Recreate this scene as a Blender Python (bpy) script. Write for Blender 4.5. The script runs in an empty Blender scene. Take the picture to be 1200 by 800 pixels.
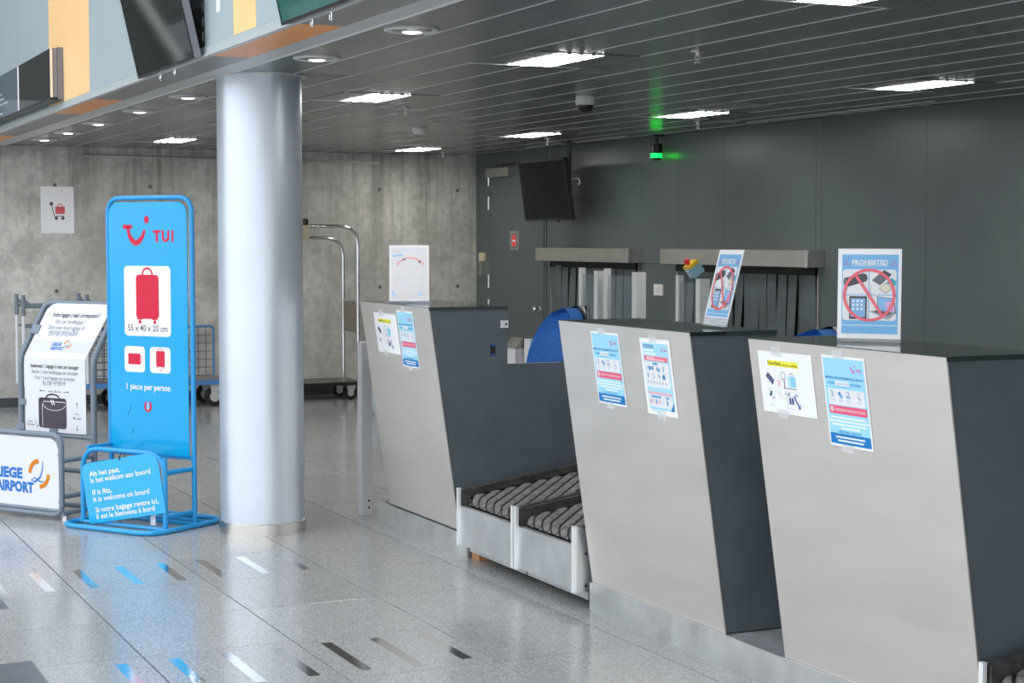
import bpy, math, random
from mathutils import Vector as V3, Matrix
random.seed(7)
R = math.radians
SC = bpy.context.scene
COL = SC.collection

# ------------------------------------------------------------------ camera, sky, exposure
cd = bpy.data.cameras.new('camera'); cam = bpy.data.objects.new('camera', cd); COL.objects.link(cam)
cd.sensor_width = 36.0; cd.lens = 2014.4 / 1200 * 36.0; cd.clip_end = 300
cam.location = (0, 0, 1.6)
cam.rotation_euler = (R(90) - 0.05957, 0, -0.4356)
SC.camera = cam
world = bpy.data.worlds.new('sky'); SC.world = world; world.use_nodes = True
wn = world.node_tree.nodes; wl = world.node_tree.links
wbg = wn['Background']; wbg.inputs['Strength'].default_value = 1.62
wtc = wn.new('ShaderNodeTexCoord'); wsp = wn.new('ShaderNodeSeparateXYZ'); wrp = wn.new('ShaderNodeValToRGB')
wl.new(wtc.outputs['Generated'], wsp.inputs[0]); wl.new(wsp.outputs['Z'], wrp.inputs[0]); wl.new(wrp.outputs[0], wbg.inputs[0])
wrp.color_ramp.elements[0].position = 0.0; wrp.color_ramp.elements[0].color = (0.95, 0.96, 1.0, 1)
wrp.color_ramp.elements[1].position = 0.7; wrp.color_ramp.elements[1].color = (0.80, 0.90, 1.0, 1)
vs = SC.view_settings
vs.view_transform = 'Standard'; vs.look = 'None'; vs.gamma = 1.0; vs.use_curve_mapping = False
vs.exposure = 0.9
LAMP_E = 24.0

# ------------------------------------------------------------------ materials
MATS = {}
def mat(name, col, rough=0.5, metal=0.0, spec=0.5, emit=0.0, alpha=1.0, noise=None, bump=None, coat=0.0, trans=0.0, ior=1.45, aniso=None, rvar=0.0):
    if name in MATS: return MATS[name]
    m = bpy.data.materials.new(name); m.use_nodes = True
    nt = m.node_tree; b = nt.nodes['Principled BSDF']
    c = (*col, 1.0)
    b.inputs['Base Color'].default_value = c
    b.inputs['Roughness'].default_value = rough; b.inputs['Metallic'].default_value = metal
    b.inputs['Specular IOR Level'].default_value = spec; b.inputs['IOR'].default_value = ior
    b.inputs['Coat Weight'].default_value = coat; b.inputs['Coat Roughness'].default_value = 0.08
    b.inputs['Transmission Weight'].default_value = trans; b.inputs['Alpha'].default_value = alpha
    if emit > 0:
        b.inputs['Emission Color'].default_value = c; b.inputs['Emission Strength'].default_value = emit
    if noise or bump or rvar:
        geo = nt.nodes.new('ShaderNodeNewGeometry'); mp = nt.nodes.new('ShaderNodeMapping')
        nt.links.new(geo.outputs['Position'], mp.inputs[0])
        tx = nt.nodes.new('ShaderNodeTexNoise'); nt.links.new(mp.outputs[0], tx.inputs['Vector'])
        sc, amt = noise[:2] if noise else (20, 0)
        if noise and len(noise) > 2: mp.inputs['Scale'].default_value = noise[2]
        tx.inputs['Scale'].default_value = sc; tx.inputs['Detail'].default_value = 4
        if noise:
            rp = nt.nodes.new('ShaderNodeValToRGB')
            rp.color_ramp.elements[0].position = 0.3; rp.color_ramp.elements[1].position = 0.7
            rp.color_ramp.elements[0].color = tuple(max(0, x * (1 - amt)) for x in col) + (1,)
            rp.color_ramp.elements[1].color = tuple(min(1, x * (1 + amt)) for x in col) + (1,)
            nt.links.new(tx.outputs['Fac'], rp.inputs[0]); nt.links.new(rp.outputs[0], b.inputs['Base Color'])
        if rvar:
            mr = nt.nodes.new('ShaderNodeMapRange'); mr.inputs['To Min'].default_value = rough - rvar; mr.inputs['To Max'].default_value = rough + rvar
            mr.inputs['From Min'].default_value = .3; mr.inputs['From Max'].default_value = .7
            nt.links.new(tx.outputs['Fac'], mr.inputs[0]); nt.links.new(mr.outputs[0], b.inputs['Roughness'])
        if bump:
            bp = nt.nodes.new('ShaderNodeBump'); bp.inputs['Strength'].default_value = bump[1]; bp.inputs['Distance'].default_value = 0.002
            t2 = nt.nodes.new('ShaderNodeTexNoise'); t2.inputs['Scale'].default_value = bump[0]
            nt.links.new(mp.outputs[0], t2.inputs['Vector']); nt.links.new(t2.outputs['Fac'], bp.inputs['Height'])
            nt.links.new(bp.outputs[0], b.inputs['Normal'])
    MATS[name] = m
    return m
def pm(col, tag='print'):                      # flat printing ink
    return mat('%s_%02x%02x%02x' % (tag, *[int(c * 255) for c in col]), col, 0.45, spec=0.35)

def mat_floor():
    m = bpy.data.materials.new('polished_granite'); m.use_nodes = True
    nt = m.node_tree; b = nt.nodes['Principled BSDF']; L = nt.links.new
    geo = nt.nodes.new('ShaderNodeNewGeometry')
    v1 = nt.nodes.new('ShaderNodeTexVoronoi'); v1.inputs['Scale'].default_value = 230
    L(geo.outputs['Position'], v1.inputs['Vector'])
    sp = nt.nodes.new('ShaderNodeSeparateColor'); L(v1.outputs['Color'], sp.inputs[0])
    rp = nt.nodes.new('ShaderNodeValToRGB'); e = rp.color_ramp.elements
    e[0].position = 0.0; e[0].color = (.19, .19, .185, 1); e[1].position = 1.0; e[1].color = (.50, .49, .47, 1)
    for p, c in ((.16, .25), (.4, .32), (.75, .385)):
        n = rp.color_ramp.elements.new(p); n.color = (c, c * .985, c * .96, 1)
    L(sp.outputs['Red'], rp.inputs[0])
    n2 = nt.nodes.new('ShaderNodeTexNoise'); n2.inputs['Scale'].default_value = 1.3; n2.inputs['Detail'].default_value = 3
    L(geo.outputs['Position'], n2.inputs['Vector'])
    oi = nt.nodes.new('ShaderNodeObjectInfo')
    mr = nt.nodes.new('ShaderNodeMapRange'); mr.inputs['To Min'].default_value = .90; mr.inputs['To Max'].default_value = 1.06
    L(oi.outputs['Random'], mr.inputs[0])
    mx = nt.nodes.new('ShaderNodeMix'); mx.data_type = 'RGBA'; mx.blend_type = 'MULTIPLY'; mx.inputs['Factor'].default_value = 1
    cb = nt.nodes.new('ShaderNodeCombineColor')
    for i in range(3): L(mr.outputs[0], cb.inputs[i])
    L(rp.outputs[0], mx.inputs[6]); L(cb.outputs[0], mx.inputs[7]); L(mx.outputs[2], b.inputs['Base Color'])
    m2 = nt.nodes.new('ShaderNodeMapRange'); m2.inputs['To Min'].default_value = .14; m2.inputs['To Max'].default_value = .21
    L(n2.outputs['Fac'], m2.inputs[0]); L(m2.outputs[0], b.inputs['Roughness'])
    b.inputs['Specular IOR Level'].default_value = .75
    return m
def mat_concrete():
    m = bpy.data.materials.new('raw_concrete'); m.use_nodes = True
    nt = m.node_tree; b = nt.nodes['Principled BSDF']; L = nt.links.new
    geo = nt.nodes.new('ShaderNodeNewGeometry')
    def nz(scale, mscale, det=5, lo=.35, hi=.65, loc=(0, 0, 0)):
        mp = nt.nodes.new('ShaderNodeMapping'); mp.inputs['Scale'].default_value = mscale; mp.inputs['Location'].default_value = loc
        L(geo.outputs['Position'], mp.inputs[0]); t = nt.nodes.new('ShaderNodeTexNoise'); t.inputs['Scale'].default_value = scale
        t.inputs['Detail'].default_value = det; t.inputs['Roughness'].default_value = .62; L(mp.outputs[0], t.inputs['Vector'])
        r = nt.nodes.new('ShaderNodeMapRange'); r.inputs['From Min'].default_value = lo; r.inputs['From Max'].default_value = hi; L(t.outputs['Fac'], r.inputs[0])
        return r.outputs[0]
    cloud = nz(.9, (1, 1, 1), 6, .36, .62); streak = nz(3.0, (1.6, 1, .16), 7, .46, .66); fine = nz(14, (1, 1, .8), 6, .45, .62); drip = nz(7, (1.6, 1, .06), 6, .55, .68, (3, 0, 0)); blot = nz(3.2, (1, 1, 1.1), 8, .48, .62, (7, 0, 2)); pale = nz(2.3, (1, 1, 1), 7, .55, .66, (0, 3, 9))
    def mix(a, bcol, fac, mode='MIX', f=1.0):
        x = nt.nodes.new('ShaderNodeMix'); x.data_type = 'RGBA'; x.blend_type = mode
        if fac is None: x.inputs['Factor'].default_value = f
        else:
            mm = nt.nodes.new('ShaderNodeMath'); mm.operation = 'MULTIPLY'; mm.inputs[1].default_value = f; L(fac, mm.inputs[0]); L(mm.outputs[0], x.inputs['Factor'])
        if isinstance(a, tuple): x.inputs[6].default_value = (*a, 1)
        else: L(a, x.inputs[6])
        x.inputs[7].default_value = (*bcol, 1)
        return x.outputs[2]
    c = mix((.70, .685, .62), (.47, .46, .415), cloud)
    c = mix(c, (.37, .36, .32), blot, f=.6)
    c = mix(c, (.72, .70, .65), pale, f=.45)
    # damp runs that start under the soffit and thin out downwards (stains of the wall itself)
    sep = nt.nodes.new('ShaderNodeSeparateXYZ'); L(geo.outputs['Position'], sep.inputs[0])
    top = nt.nodes.new('ShaderNodeMapRange'); top.inputs['From Min'].default_value = .9; top.inputs['From Max'].default_value = 2.3; L(sep.outputs['Z'], top.inputs[0])
    mu = nt.nodes.new('ShaderNodeMath'); mu.operation = 'MULTIPLY'; L(streak, mu.inputs[0]); L(top.outputs[0], mu.inputs[1])
    c = mix(c, (.20, .185, .155), mu.outputs[0], f=.62)
    mu2 = nt.nodes.new('ShaderNodeMath'); mu2.operation = 'MULTIPLY'; L(drip, mu2.inputs[0]); L(top.outputs[0], mu2.inputs[1])
    c = mix(c, (.15, .135, .11), mu2.outputs[0], f=.55)
    c = mix(c, (.24, .235, .22), fine, f=.30)
    L(c, b.inputs['Base Color']); b.inputs['Roughness'].default_value = .8
    bp = nt.nodes.new('ShaderNodeBump'); bp.inputs['Strength'].default_value = .15; bp.inputs['Distance'].default_value = .004; L(fine, bp.inputs['Height']); L(bp.outputs[0], b.inputs['Normal'])
    return m
FLOOR = mat_floor(); CONC = mat_concrete()
JOINT = mat('joint_dark', (.015, .015, .015), .8)
STEEL = mat('brushed_steel', (.80, .755, .71), .42, .80, noise=(2.2, .03, (1, 1, 4)), rvar=.02)
STEEL2 = mat('worn_aluminium', (.66, .67, .665), .40, .85, noise=(7, .10), rvar=.06)
LIP = mat('bright_edge', (.86, .87, .87), .35, .4)
STEELD = mat('header_steel', (.60, .585, .54), .38, 1.0, noise=(4, .08))
CHROME = mat('chrome', (.75, .75, .75), .14, 1.0)
INLAY = mat('polished_inlay', (.80, .80, .81), .10, 1.0)
PLATE = mat('floor_plate', (.32, .36, .42), .30, 1.0, noise=(5, .15))
COLP = mat('silver_paint', (.60, .65, .71), .38, .65, noise=(2.0, .06), rvar=.04)
LAM = mat('dark_laminate', (.092, .110, .124), .40, spec=.45, noise=(6, .10))
GLASSTOP = mat('black_glass', (.012, .022, .020), .025, spec=1.0, ior=1.6)
WALLD = mat('dark_wall_panel', (.100, .121, .122), .34, spec=.5, noise=(1.2, .10), rvar=.05)
DOORM = mat('dark_door', (.092, .108, .112), .38, spec=.5)
CEILM = mat('grey_ceiling_metal', (.115, .128, .125), .24, spec=.9, ior=1.7, noise=(1.0, .08), rvar=.05)
CJOINT = mat('ceiling_joint', (.85, .86, .85), .35, .55)
SOFG = mat('soffit_grey', (.25, .245, .245), .35, spec=.6)
SOFL = mat('soffit_light', (.66, .65, .64), .38, .35)
ORNG = mat('orange_panel', (1.0, .38, .09), .36, spec=.5)
ORNF = mat('orange_fascia', (.98, .62, .28), .38, spec=.5)
FASC = mat('pale_fascia', (.38, .455, .475), .38, spec=.5)
FASB = mat('pale_band', (.58, .66, .65), .30, .3)
BLACK = mat('black_plastic', (.012, .012, .013), .35)
SCREEN = mat('dark_screen', (.010, .012, .012), .05, spec=.5)
TVS = mat('matt_screen', (.009, .009, .010), .12, spec=.12)
SCREEN_REFL = mat('green_reflection', (.02, .12, .10), .06, spec=.8)  # green of a reflected glass building put into the base colour
BEZEL = mat('grey_bezel', (.20, .20, .23), .35, .6)
RUBBER = mat('dark_rubber', (.045, .042, .040), .6, noise=(22, .5))
PAD = mat('belt_pad', (.150, .140, .130), .62, noise=(30, .35))
BLUE = mat('blue_paint', (.01, .29, .62), .28, spec=.5, coat=.2)
BLUEB = mat('blue_board', (.0, .34, .68), .24, spec=.4, coat=.15)
GREYT = mat('grey_tube', (.17, .21, .25), .35, spec=.5)
WHITE = mat('white_sheet', (.69, .69, .72), .35, spec=.4)
PAPER = mat('white_paper', (.88, .88, .88), .5, spec=.3)
WPLAST = mat('white_plastic', (.78, .77, .72), .4)
ACRYL = mat('clear_acrylic', (.92, .96, 1.0), .06, alpha=.22, spec=.7)
PLEXI = mat('plexiglass', (.30, .36, .42), .05, alpha=.16, spec=.6)
TAPE = mat('clear_tape', (.85, .86, .87), .3, alpha=.32)
FABRIC = mat('blue_fabric', (.03, .16, .50), .85, noise=(60, .15))
CURT = mat('curtain_rubber', (.095, .115, .118), .46, spec=.5, noise=(3, .25))
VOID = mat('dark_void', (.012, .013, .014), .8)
WOOD = mat('raw_wood', (.42, .20, .09), .6, noise=(20, .2, (1, 6, 1)))
DECK = mat('cart_deck', (.16, .135, .115), .5, noise=(8, .15))
BROWN = mat('brown_plastic', (.22, .185, .15), .4)
CARTB = mat('cart_blue', (.07, .23, .50), .4)
MESHB = mat('mesh_blue', (.05, .09, .16), .45)
YEL = mat('yellow_plastic', (.85, .55, .03), .35)
RED = mat('red_plastic', (.75, .04, .05), .3)
PBLUE = mat('pale_blue_plastic', (.25, .45, .55), .4)
LENS = mat('lamp_lens', (1, .99, .96), .4, emit=LAMP_E)
LENSD = mat('downlight_lens', (1, .97, .92), .3, emit=LAMP_E * .14)
GREENL = mat('green_lamp', (.0, .9, .03), .3, emit=5.0)
HALLD = mat('hall_grey', (.30, .31, .32), .6)
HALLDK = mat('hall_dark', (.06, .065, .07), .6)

# ------------------------------------------------------------------ mesh builder
class M:
    def __init__(s): s.v = []; s.f = []; s.sm = []
    def add(s, vs_, fs, smooth=False):
        b = len(s.v); s.v += [tuple(p) for p in vs_]
        for f in fs: s.f.append(tuple(b + i for i in f)); s.sm.append(smooth)
        return s
    def box(s, x0, x1, y0, y1, z0, z1):
        vs_ = [(x, y, z) for z in (z0, z1) for y in (y0, y1) for x in (x0, x1)]
        return s.add(vs_, [(0, 2, 3, 1), (4, 5, 7, 6), (0, 1, 5, 4), (2, 6, 7, 3), (0, 4, 6, 2), (1, 3, 7, 5)])
    def obox(s, o, ax, ay, az):                # corner o and three edge vectors
        o, ax, ay, az = map(V3, (o, ax, ay, az))
        vs_ = [o + ax * i + ay * j + az * k for k in (0, 1) for j in (0, 1) for i in (0, 1)]
        return s.add(vs_, [(0, 2, 3, 1), (4, 5, 7, 6), (0, 1, 5, 4), (2, 6, 7, 3), (0, 4, 6, 2), (1, 3, 7, 5)])
    def prism(s, poly, vec, smooth=False):
        vec = V3(vec); n = len(poly); a = [V3(p) for p in poly]
        fs = [tuple(range(n - 1, -1, -1)), tuple(range(n, 2 * n))]
        s.add(a + [p + vec for p in a], fs)
        b = len(s.v) - 2 * n
        for i in range(n):
            j = (i + 1) % n; s.f.append((b + i, b + j, b + n + j, b + n + i)); s.sm.append(smooth)
        return s
    def tube(s, pts, r, n=10, closed=False):
        P = [V3(p) for p in pts]; m = len(P)
        T = []
        for i in range(m):
            a = P[i - 1] if (i > 0 or closed) else P[i]; c = P[(i + 1) % m] if (i < m - 1 or closed) else P[i]
            T.append((c - a).normalized())
        ref = V3((0, 0, 1)) if abs(T[0].z) < .9 else V3((1, 0, 0))
        N = (ref - T[0] * ref.dot(T[0])).normalized(); vs_ = []
        for i in range(m):
            N = (N - T[i] * N.dot(T[i])).normalized(); B = T[i].cross(N)
            for k in range(n):
                a = 2 * math.pi * k / n; vs_.append(P[i] + (N * math.cos(a) + B * math.sin(a)) * r)
        fs = []
        for i in range(m if closed else m - 1):
            j = (i + 1) % m
            for k in range(n): fs.append((i * n + k, i * n + (k + 1) % n, j * n + (k + 1) % n, j * n + k))
        s.add(vs_, fs, True)
        if not closed:
            b = len(s.v) - m * n
            s.f.append(tuple(b + k for k in range(n - 1, -1, -1))); s.sm.append(False)
            s.f.append(tuple(b + (m - 1) * n + k for k in range(n))); s.sm.append(False)
        return s
    def lathe(s, c, prof, n=24, axis=None):
        c = V3(c); A = V3(axis or (0, 0, 1)).normalized()
        ref = V3((1, 0, 0)) if abs(A.x) < .9 else V3((0, 1, 0)); U = (ref - A * ref.dot(A)).normalized(); W = A.cross(U)
        vs_ = []; fs = []; m = len(prof)
        for r, z in prof:
            for k in range(n):
                a = 2 * math.pi * k / n; vs_.append(c + A * z + (U * math.cos(a) + W * math.sin(a)) * r)
        for i in range(m - 1):
            for k in range(n): fs.append((i * n + k, i * n + (k + 1) % n, (i + 1) * n + (k + 1) % n, (i + 1) * n + k))
        fs.append(tuple(range(n - 1, -1, -1))); fs.append(tuple((m - 1) * n + k for k in range(n)))
        b = len(s.f); s.add(vs_, fs, True); s.sm[-1] = s.sm[-2] = False
        return s
    def build(s, name, m, parent=None, label=None, kind=None):
        o0 = V3(parent.get('_o', (0, 0, 0))) if parent is not None else V3((0, 0, 0))
        me = bpy.data.meshes.new(name)
        me.from_pydata([tuple(V3(p) - o0) for p in s.v], [], s.f)
        me.polygons.foreach_set('use_smooth', s.sm)
        me.materials.append(m); me.update()
        if any(s.sm): me.set_sharp_from_angle(angle=R(40))
        o = bpy.data.objects.new(name, me); COL.objects.link(o)
        if parent is not None: o.parent = parent; o['_o'] = tuple(o0)
        if label: o['label'] = label
        if kind: o['kind'] = kind
        return o
def thing(name, loc, label, cat, group=None):
    o = bpy.data.objects.new(name, None); COL.objects.link(o); o.empty_display_size = .1
    o.location = loc; o['_o'] = tuple(loc); o['label'] = label; o['category'] = cat
    if group: o['group'] = group
    return o
def tag(o, label, cat, group=None):
    o['label'] = label; o['category'] = cat
    if group: o['group'] = group
    return o
def solo(m, name, material, loc, label, cat, group=None):   # a thing of one mesh, its origin at its base
    me = bpy.data.meshes.new(name); l = V3(loc)
    me.from_pydata([tuple(V3(p) - l) for p in m.v], [], m.f); me.polygons.foreach_set('use_smooth', m.sm); me.materials.append(material); me.update()
    if any(m.sm): me.set_sharp_from_angle(angle=R(40))
    o = bpy.data.objects.new(name, me); COL.objects.link(o); o.location = l; o['_o'] = tuple(l)
    return tag(o, label, cat, group)
def struct(m, name, material):
    o = m.build(name, material); o['kind'] = 'structure'; o['_o'] = (0, 0, 0); return o
def dup(root, loc, label=None, group=None):
    def cp(o, par):
        c = o.copy(); COL.objects.link(c)
        if par is not None: c.parent = par
        for ch in [x for x in bpy.data.objects if x.parent == o and x != c]: cp(ch, c)
        return c
    r = cp(root, None); r.location = loc
    if label: r['label'] = label
    if group: r['group'] = group
    return r
def fillet(pts, r, n=5, closed=False):
    P = [V3(p) for p in pts]; out = []; m = len(P)
    for i in range(m):
        if not closed and i in (0, m - 1): out.append(P[i]); continue
        a, b, c = P[i - 1], P[i], P[(i + 1) % m]
        da = (a - b); dc = (c - b); rr = min(r, da.length * .49, dc.length * .49)
        p, q = b + da.normalized() * rr, b + dc.normalized() * rr
        for k in range(n + 1):
            t = k / n; out.append(p * (1 - t) ** 2 + b * 2 * t * (1 - t) + q * t * t)
    return out

# ------------------------------------------------------------------ flat printing on a face
_tc = {}
def text_geo(s, bold):
    k = (s, bold)
    if k in _tc: return _tc[k]
    cu = bpy.data.curves.new('lettering', 'FONT'); cu.body = s; cu.size = 1.0; cu.resolution_u = 2; cu.offset = bold; cu.fill_mode = 'FRONT'
    o = bpy.data.objects.new('lettering', cu); COL.objects.link(o)
    bpy.context.view_layer.update()
    dg = bpy.context.evaluated_depsgraph_get(); ev = o.evaluated_get(dg); me = ev.to_mesh()
    vs_ = [(v.co.x, v.co.y) for v in me.vertices]; fs = [tuple(p.vertices) for p in me.polygons]
    ev.to_mesh_clear(); bpy.data.objects.remove(o); bpy.data.curves.remove(cu)
    _tc[k] = (vs_, fs); return _tc[k]
class Face:
    """A flat face: o = its top-left corner, U = unit to the right, D = unit down; prints lie a fraction of a millimetre above it."""
    def __init__(s, o, U, D, parent, eps=.0005):
        s.o = V3(o); s.U = V3(U).normalized(); s.D = V3(D).normalized(); s.N = s.U.cross(-s.D).normalized(); s.p = parent; s.c = {}; s.eps = eps
    def pt(s, u, d, l): return s.o + s.U * u + s.D * d + s.N * (l * s.eps)
    def m(s, name, col):
        k = (name, col)
        if k not in s.c: s.c[k] = M()
        return s.c[k]
    def poly(s, name, col, pts, l=1):
        P = [s.pt(u, d, l) for u, d in pts]
        nrm = sum((P[i].cross(P[(i + 1) % len(P)]) for i in range(len(P))), V3((0, 0, 0)))
        idx = tuple(range(len(P)))
        if nrm.dot(s.N) < 0: idx = idx[::-1]
        s.m(name, col).add(P, [idx])
    def rect(s, name, col, u0, d0, u1, d1, l=1, r=0):
        if r <= 0: return s.poly(name, col, [(u0, d0), (u1, d0), (u1, d1), (u0, d1)], l)
        pts = []
        for cx, cy, a0 in ((u1 - r, d0 + r, -90), (u1 - r, d1 - r, 0), (u0 + r, d1 - r, 90), (u0 + r, d0 + r, 180)):
            for k in range(6): a = R(a0 + 18 * k); pts.append((cx + r * math.cos(a), cy + r * math.sin(a)))
        s.poly(name, col, pts, l)
    def disc(s, name, col, u, d, ru, rd=None, l=1, n=20):
        rd = rd or ru
        s.poly(name, col, [(u + ru * math.cos(2 * math.pi * k / n), d + rd * math.sin(2 * math.pi * k / n)) for k in range(n)], l)
    def stroke(s, name, col, pts, w, l=1):      # a polyline of the given width (w may be a list: it tapers)
        n = len(pts); L_, R_ = [], []
        for i, (u, d) in enumerate(pts):
            a = pts[max(0, i - 1)]; b = pts[min(n - 1, i + 1)]
            tx, ty = b[0] - a[0], b[1] - a[1]; q = math.hypot(tx, ty) or 1; nx, ny = -ty / q, tx / q
            ww = (w[i] if isinstance(w, (list, tuple)) else w) / 2
            L_.append((u + nx * ww, d + ny * ww)); R_.append((u - nx * ww, d - ny * ww))
        for i in range(n - 1): s.poly(name, col, [L_[i], L_[i + 1], R_[i + 1], R_[i]], l)
    def arc(s, name, col, u, d, r, a0, a1, w, l=1, n=16, rd=None):
        rd = rd or r
        s.stroke(name, col, [(u + r * math.cos(R(a0 + (a1 - a0) * k / n)), d + rd * math.sin(R(a0 + (a1 - a0) * k / n))) for k in range(n + 1)], w, l)
    def text(s, name, col, body, u0, base, u1=None, size=.02, l=1, bold=0.0, align='L'):
        vs_, fs = text_geo(body, bold)
        if not vs_: return
        x0 = min(p[0] for p in vs_); x1 = max(p[0] for p in vs_)
        sx = size if u1 is None else (u1 - u0) / (x1 - x0)
        off = 0 if align == 'L' else -(x1 - x0) * sx / 2
        s.tn = getattr(s, 'tn', 0) + 1
        s.m(name, (*col, s.tn)).add([s.pt(u0 + off + (x - x0) * sx, base - y * size, l) for x, y in vs_], fs)
    def done(s):
        for (name, col), m in s.c.items():
            m.build(name, pm(col[:3]), s.p, kind='stuff' if name in ('pictogram', 'pictogram_light', 'small_print', 'white_lettering', 'icon_print', 'keypad_mark', 'pale_print', 'device_print', 'overexposed_print', 'latch_hole') and len(m.f) > 1 and len(col) == 3 else None)
# the smile emblem with its dot
RD = (.62, .012, .045); WH = (.80, .80, .81); BK = (.02, .02, .022); NV = (.02, .14, .45); LB = (.25, .60, .87); MB = (.02, .22, .60)
def smile(F, u, d, w, col, l=3, word=True):
    h = w
    key = [(.10, .10), (.112, .18), (.14, .255), (.19, .325), (.262, .362), (.335, .335), (.395, .275), (.43, .21), (.45, .16)]
    F.stroke('emblem', col, [(u + w * p, d + w * q) for p, q in key], [w * x for x in (.055, .060, .070, .085, .092, .085, .070, .058, .046)], l)
    F.rect('emblem', col, u, d + w * .078, u + w * .19, d + w * .143, l, w * .018)
    F.disc('emblem_dot', col, u + w * .49, d, w * .050, w * .058, l)
    if word:
        x, y0_, y1_, k = u + w * .62, d + h * .165, d + h * .345, w * .040
        F.poly('brand_letter_t', col, [(x, y0_), (x + w * .155, y0_), (x + w * .155, y0_ + k), (x + w * .10, y0_ + k), (x + w * .10, y1_), (x + w * .055, y1_), (x + w * .055, y0_ + k), (x, y0_ + k)], l)
        x += w * .18; rr = w * .055
        F.stroke('brand_letter_u', col, [(x + k / 2, y0_), (x + k / 2, y1_ - rr - k / 2)] + [(x + k / 2 + rr - rr * math.cos(R(a)), y1_ - rr - k / 2 + rr * math.sin(R(a))) for a in range(15, 180, 15)] + [(x + k / 2 + 2 * rr, y1_ - rr - k / 2), (x + k / 2 + 2 * rr, y0_)], k, l)
        x += w * .195; F.rect('brand_letter_i', col, x, y0_, x + k, y1_, l)

# ================================================================== SETTING
TX0, TDX = 1.4637, .6033; TY0, TDY = 8.4520, .6478
floor = struct(M().box(-10, 7.6, -9, 17, -.30, -.004), 'floor', JOINT)
# the hall floor where no single tile is in view: one polished sheet on either side of the tiles
i0, i1, j0, j1 = -5, 10, -7, 13
def tx(i): return TX0 + TDX * i
def ty(j): return TY0 + TDY * j
sh = M()
sh.box(-10, tx(i0) - .002, -9, 17, -.004, 0); sh.box(tx(i0), 7.6, -9, ty(j0) - .002, -.004, 0)
sh.build('floor_sheet', FLOOR, floor)
tile_me = {}
for i in range(i0, i1):
    for j in range(j0, j1):
        if i < -1 and j > 4 or (i > 6 and j < -1) : pass
        if 'tile' not in tile_me:
            m = M(); gx, gy, b = .0055, .0032, .0012
            x0, x1, y0, y1 = gx / 2, TDX - gx / 2, gy / 2, TDY - gy / 2
            m.add([(x0, y0, -.006), (x1, y0, -.006), (x1, y1, -.006), (x0, y1, -.006), (x0, y0, -.0003), (x1, y0, -.0003), (x1, y1, -.0003), (x0, y1, -.0003),
                   (x0 + b, y0 + b, 0), (x1 - b, y0 + b, 0), (x1 - b, y1 - b, 0), (x0 + b, y1 - b, 0)],
                  [(8, 9, 10, 11), (4, 5, 9, 8), (5, 6, 10, 9), (6, 7, 11, 10), (7, 4, 8, 11), (0, 1, 5, 4), (1, 2, 6, 5), (2, 3, 7, 6), (3, 0, 4, 7)])
            o = m.build('floor_tile', FLOOR, floor); tile_me['tile'] = o.data
        else:
            o = bpy.data.objects.new('floor_tile', tile_me['tile']); COL.objects.link(o); o.parent = floor
        o.location = (tx(i), ty(j), 0)
# mirror-bright inlays, three to a tile in every third row
ime = None
for j in (-1, -4, 2):
    for k in range(-7, 10):
        x = 1.745 + .2033 * k; y = ty(j) + .085
        if k < -2 and j == -4: continue
        if j == 2 and k < 2: continue
        if j == 2 and k > 3: continue
        if (k > 4): continue
        if ime is None:
            o = M().box(0, .044, 0, .475, -.003, .0010).build('metal_inlay', INLAY, floor); ime = o.data
        else:
            o = bpy.data.objects.new('metal_inlay', ime); COL.objects.link(o); o.parent = floor
        o.location = (x, y, 0)
        o.rotation_euler = (R(random.uniform(-.04, .04)), R(random.uniform(-.3, .3)), 0)
M().box(.35, 1.065, 5.30, 6.61, -.003, .002).build('steel_cover_plate', PLATE, floor)
M().box(.80, 1.133, 7.60, 7.86, -.003, .002).build('steel_cover_plate', PLATE, floor)

# ---- ceiling of the check-in area
ZC = 2.48
ceiling = struct(M().box(2.2, 7.6, -6, 17, ZC + .035, ZC + .25), 'ceiling', VOID)
PX0, PDX = 2.53, .3135
ROW1 = [5.08, 7.62, 10.13, 12.69, 15.25]; ROW2 = [5.42, 8.0, 10.56, 13.17, 15.78]
cuts = [-6.0, -2.0, 2.2, 6.06, 9.9, 13.4, 16.8]
for k in range(16):
    x0 = PX0 + PDX * k + .004; x1 = min(PX0 + PDX * (k + 1) - .004, 7.4)
    if x1 <= x0: continue
    for c0, c1 in zip(cuts, cuts[1:]):
        M().box(x0, x1, c0 + .0015, c1 - .0015, ZC, ZC + .03).build('ceiling_plank', CEILM, ceiling)
    if k: M().box(x0 - .0075, x0 - .0005, -6, 16.8, ZC - .002, ZC + .02).build('joint_profile', CJOINT, ceiling)
M().box(7.12, 7.135, 8.9, 11.1, ZC - .003, ZC).build('joint_profile', CJOINT, ceiling)
M().box(7.12, 7.135, 13.0, 15.0, ZC - .003, ZC).build('joint_profile', CJOINT, ceiling)
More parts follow.
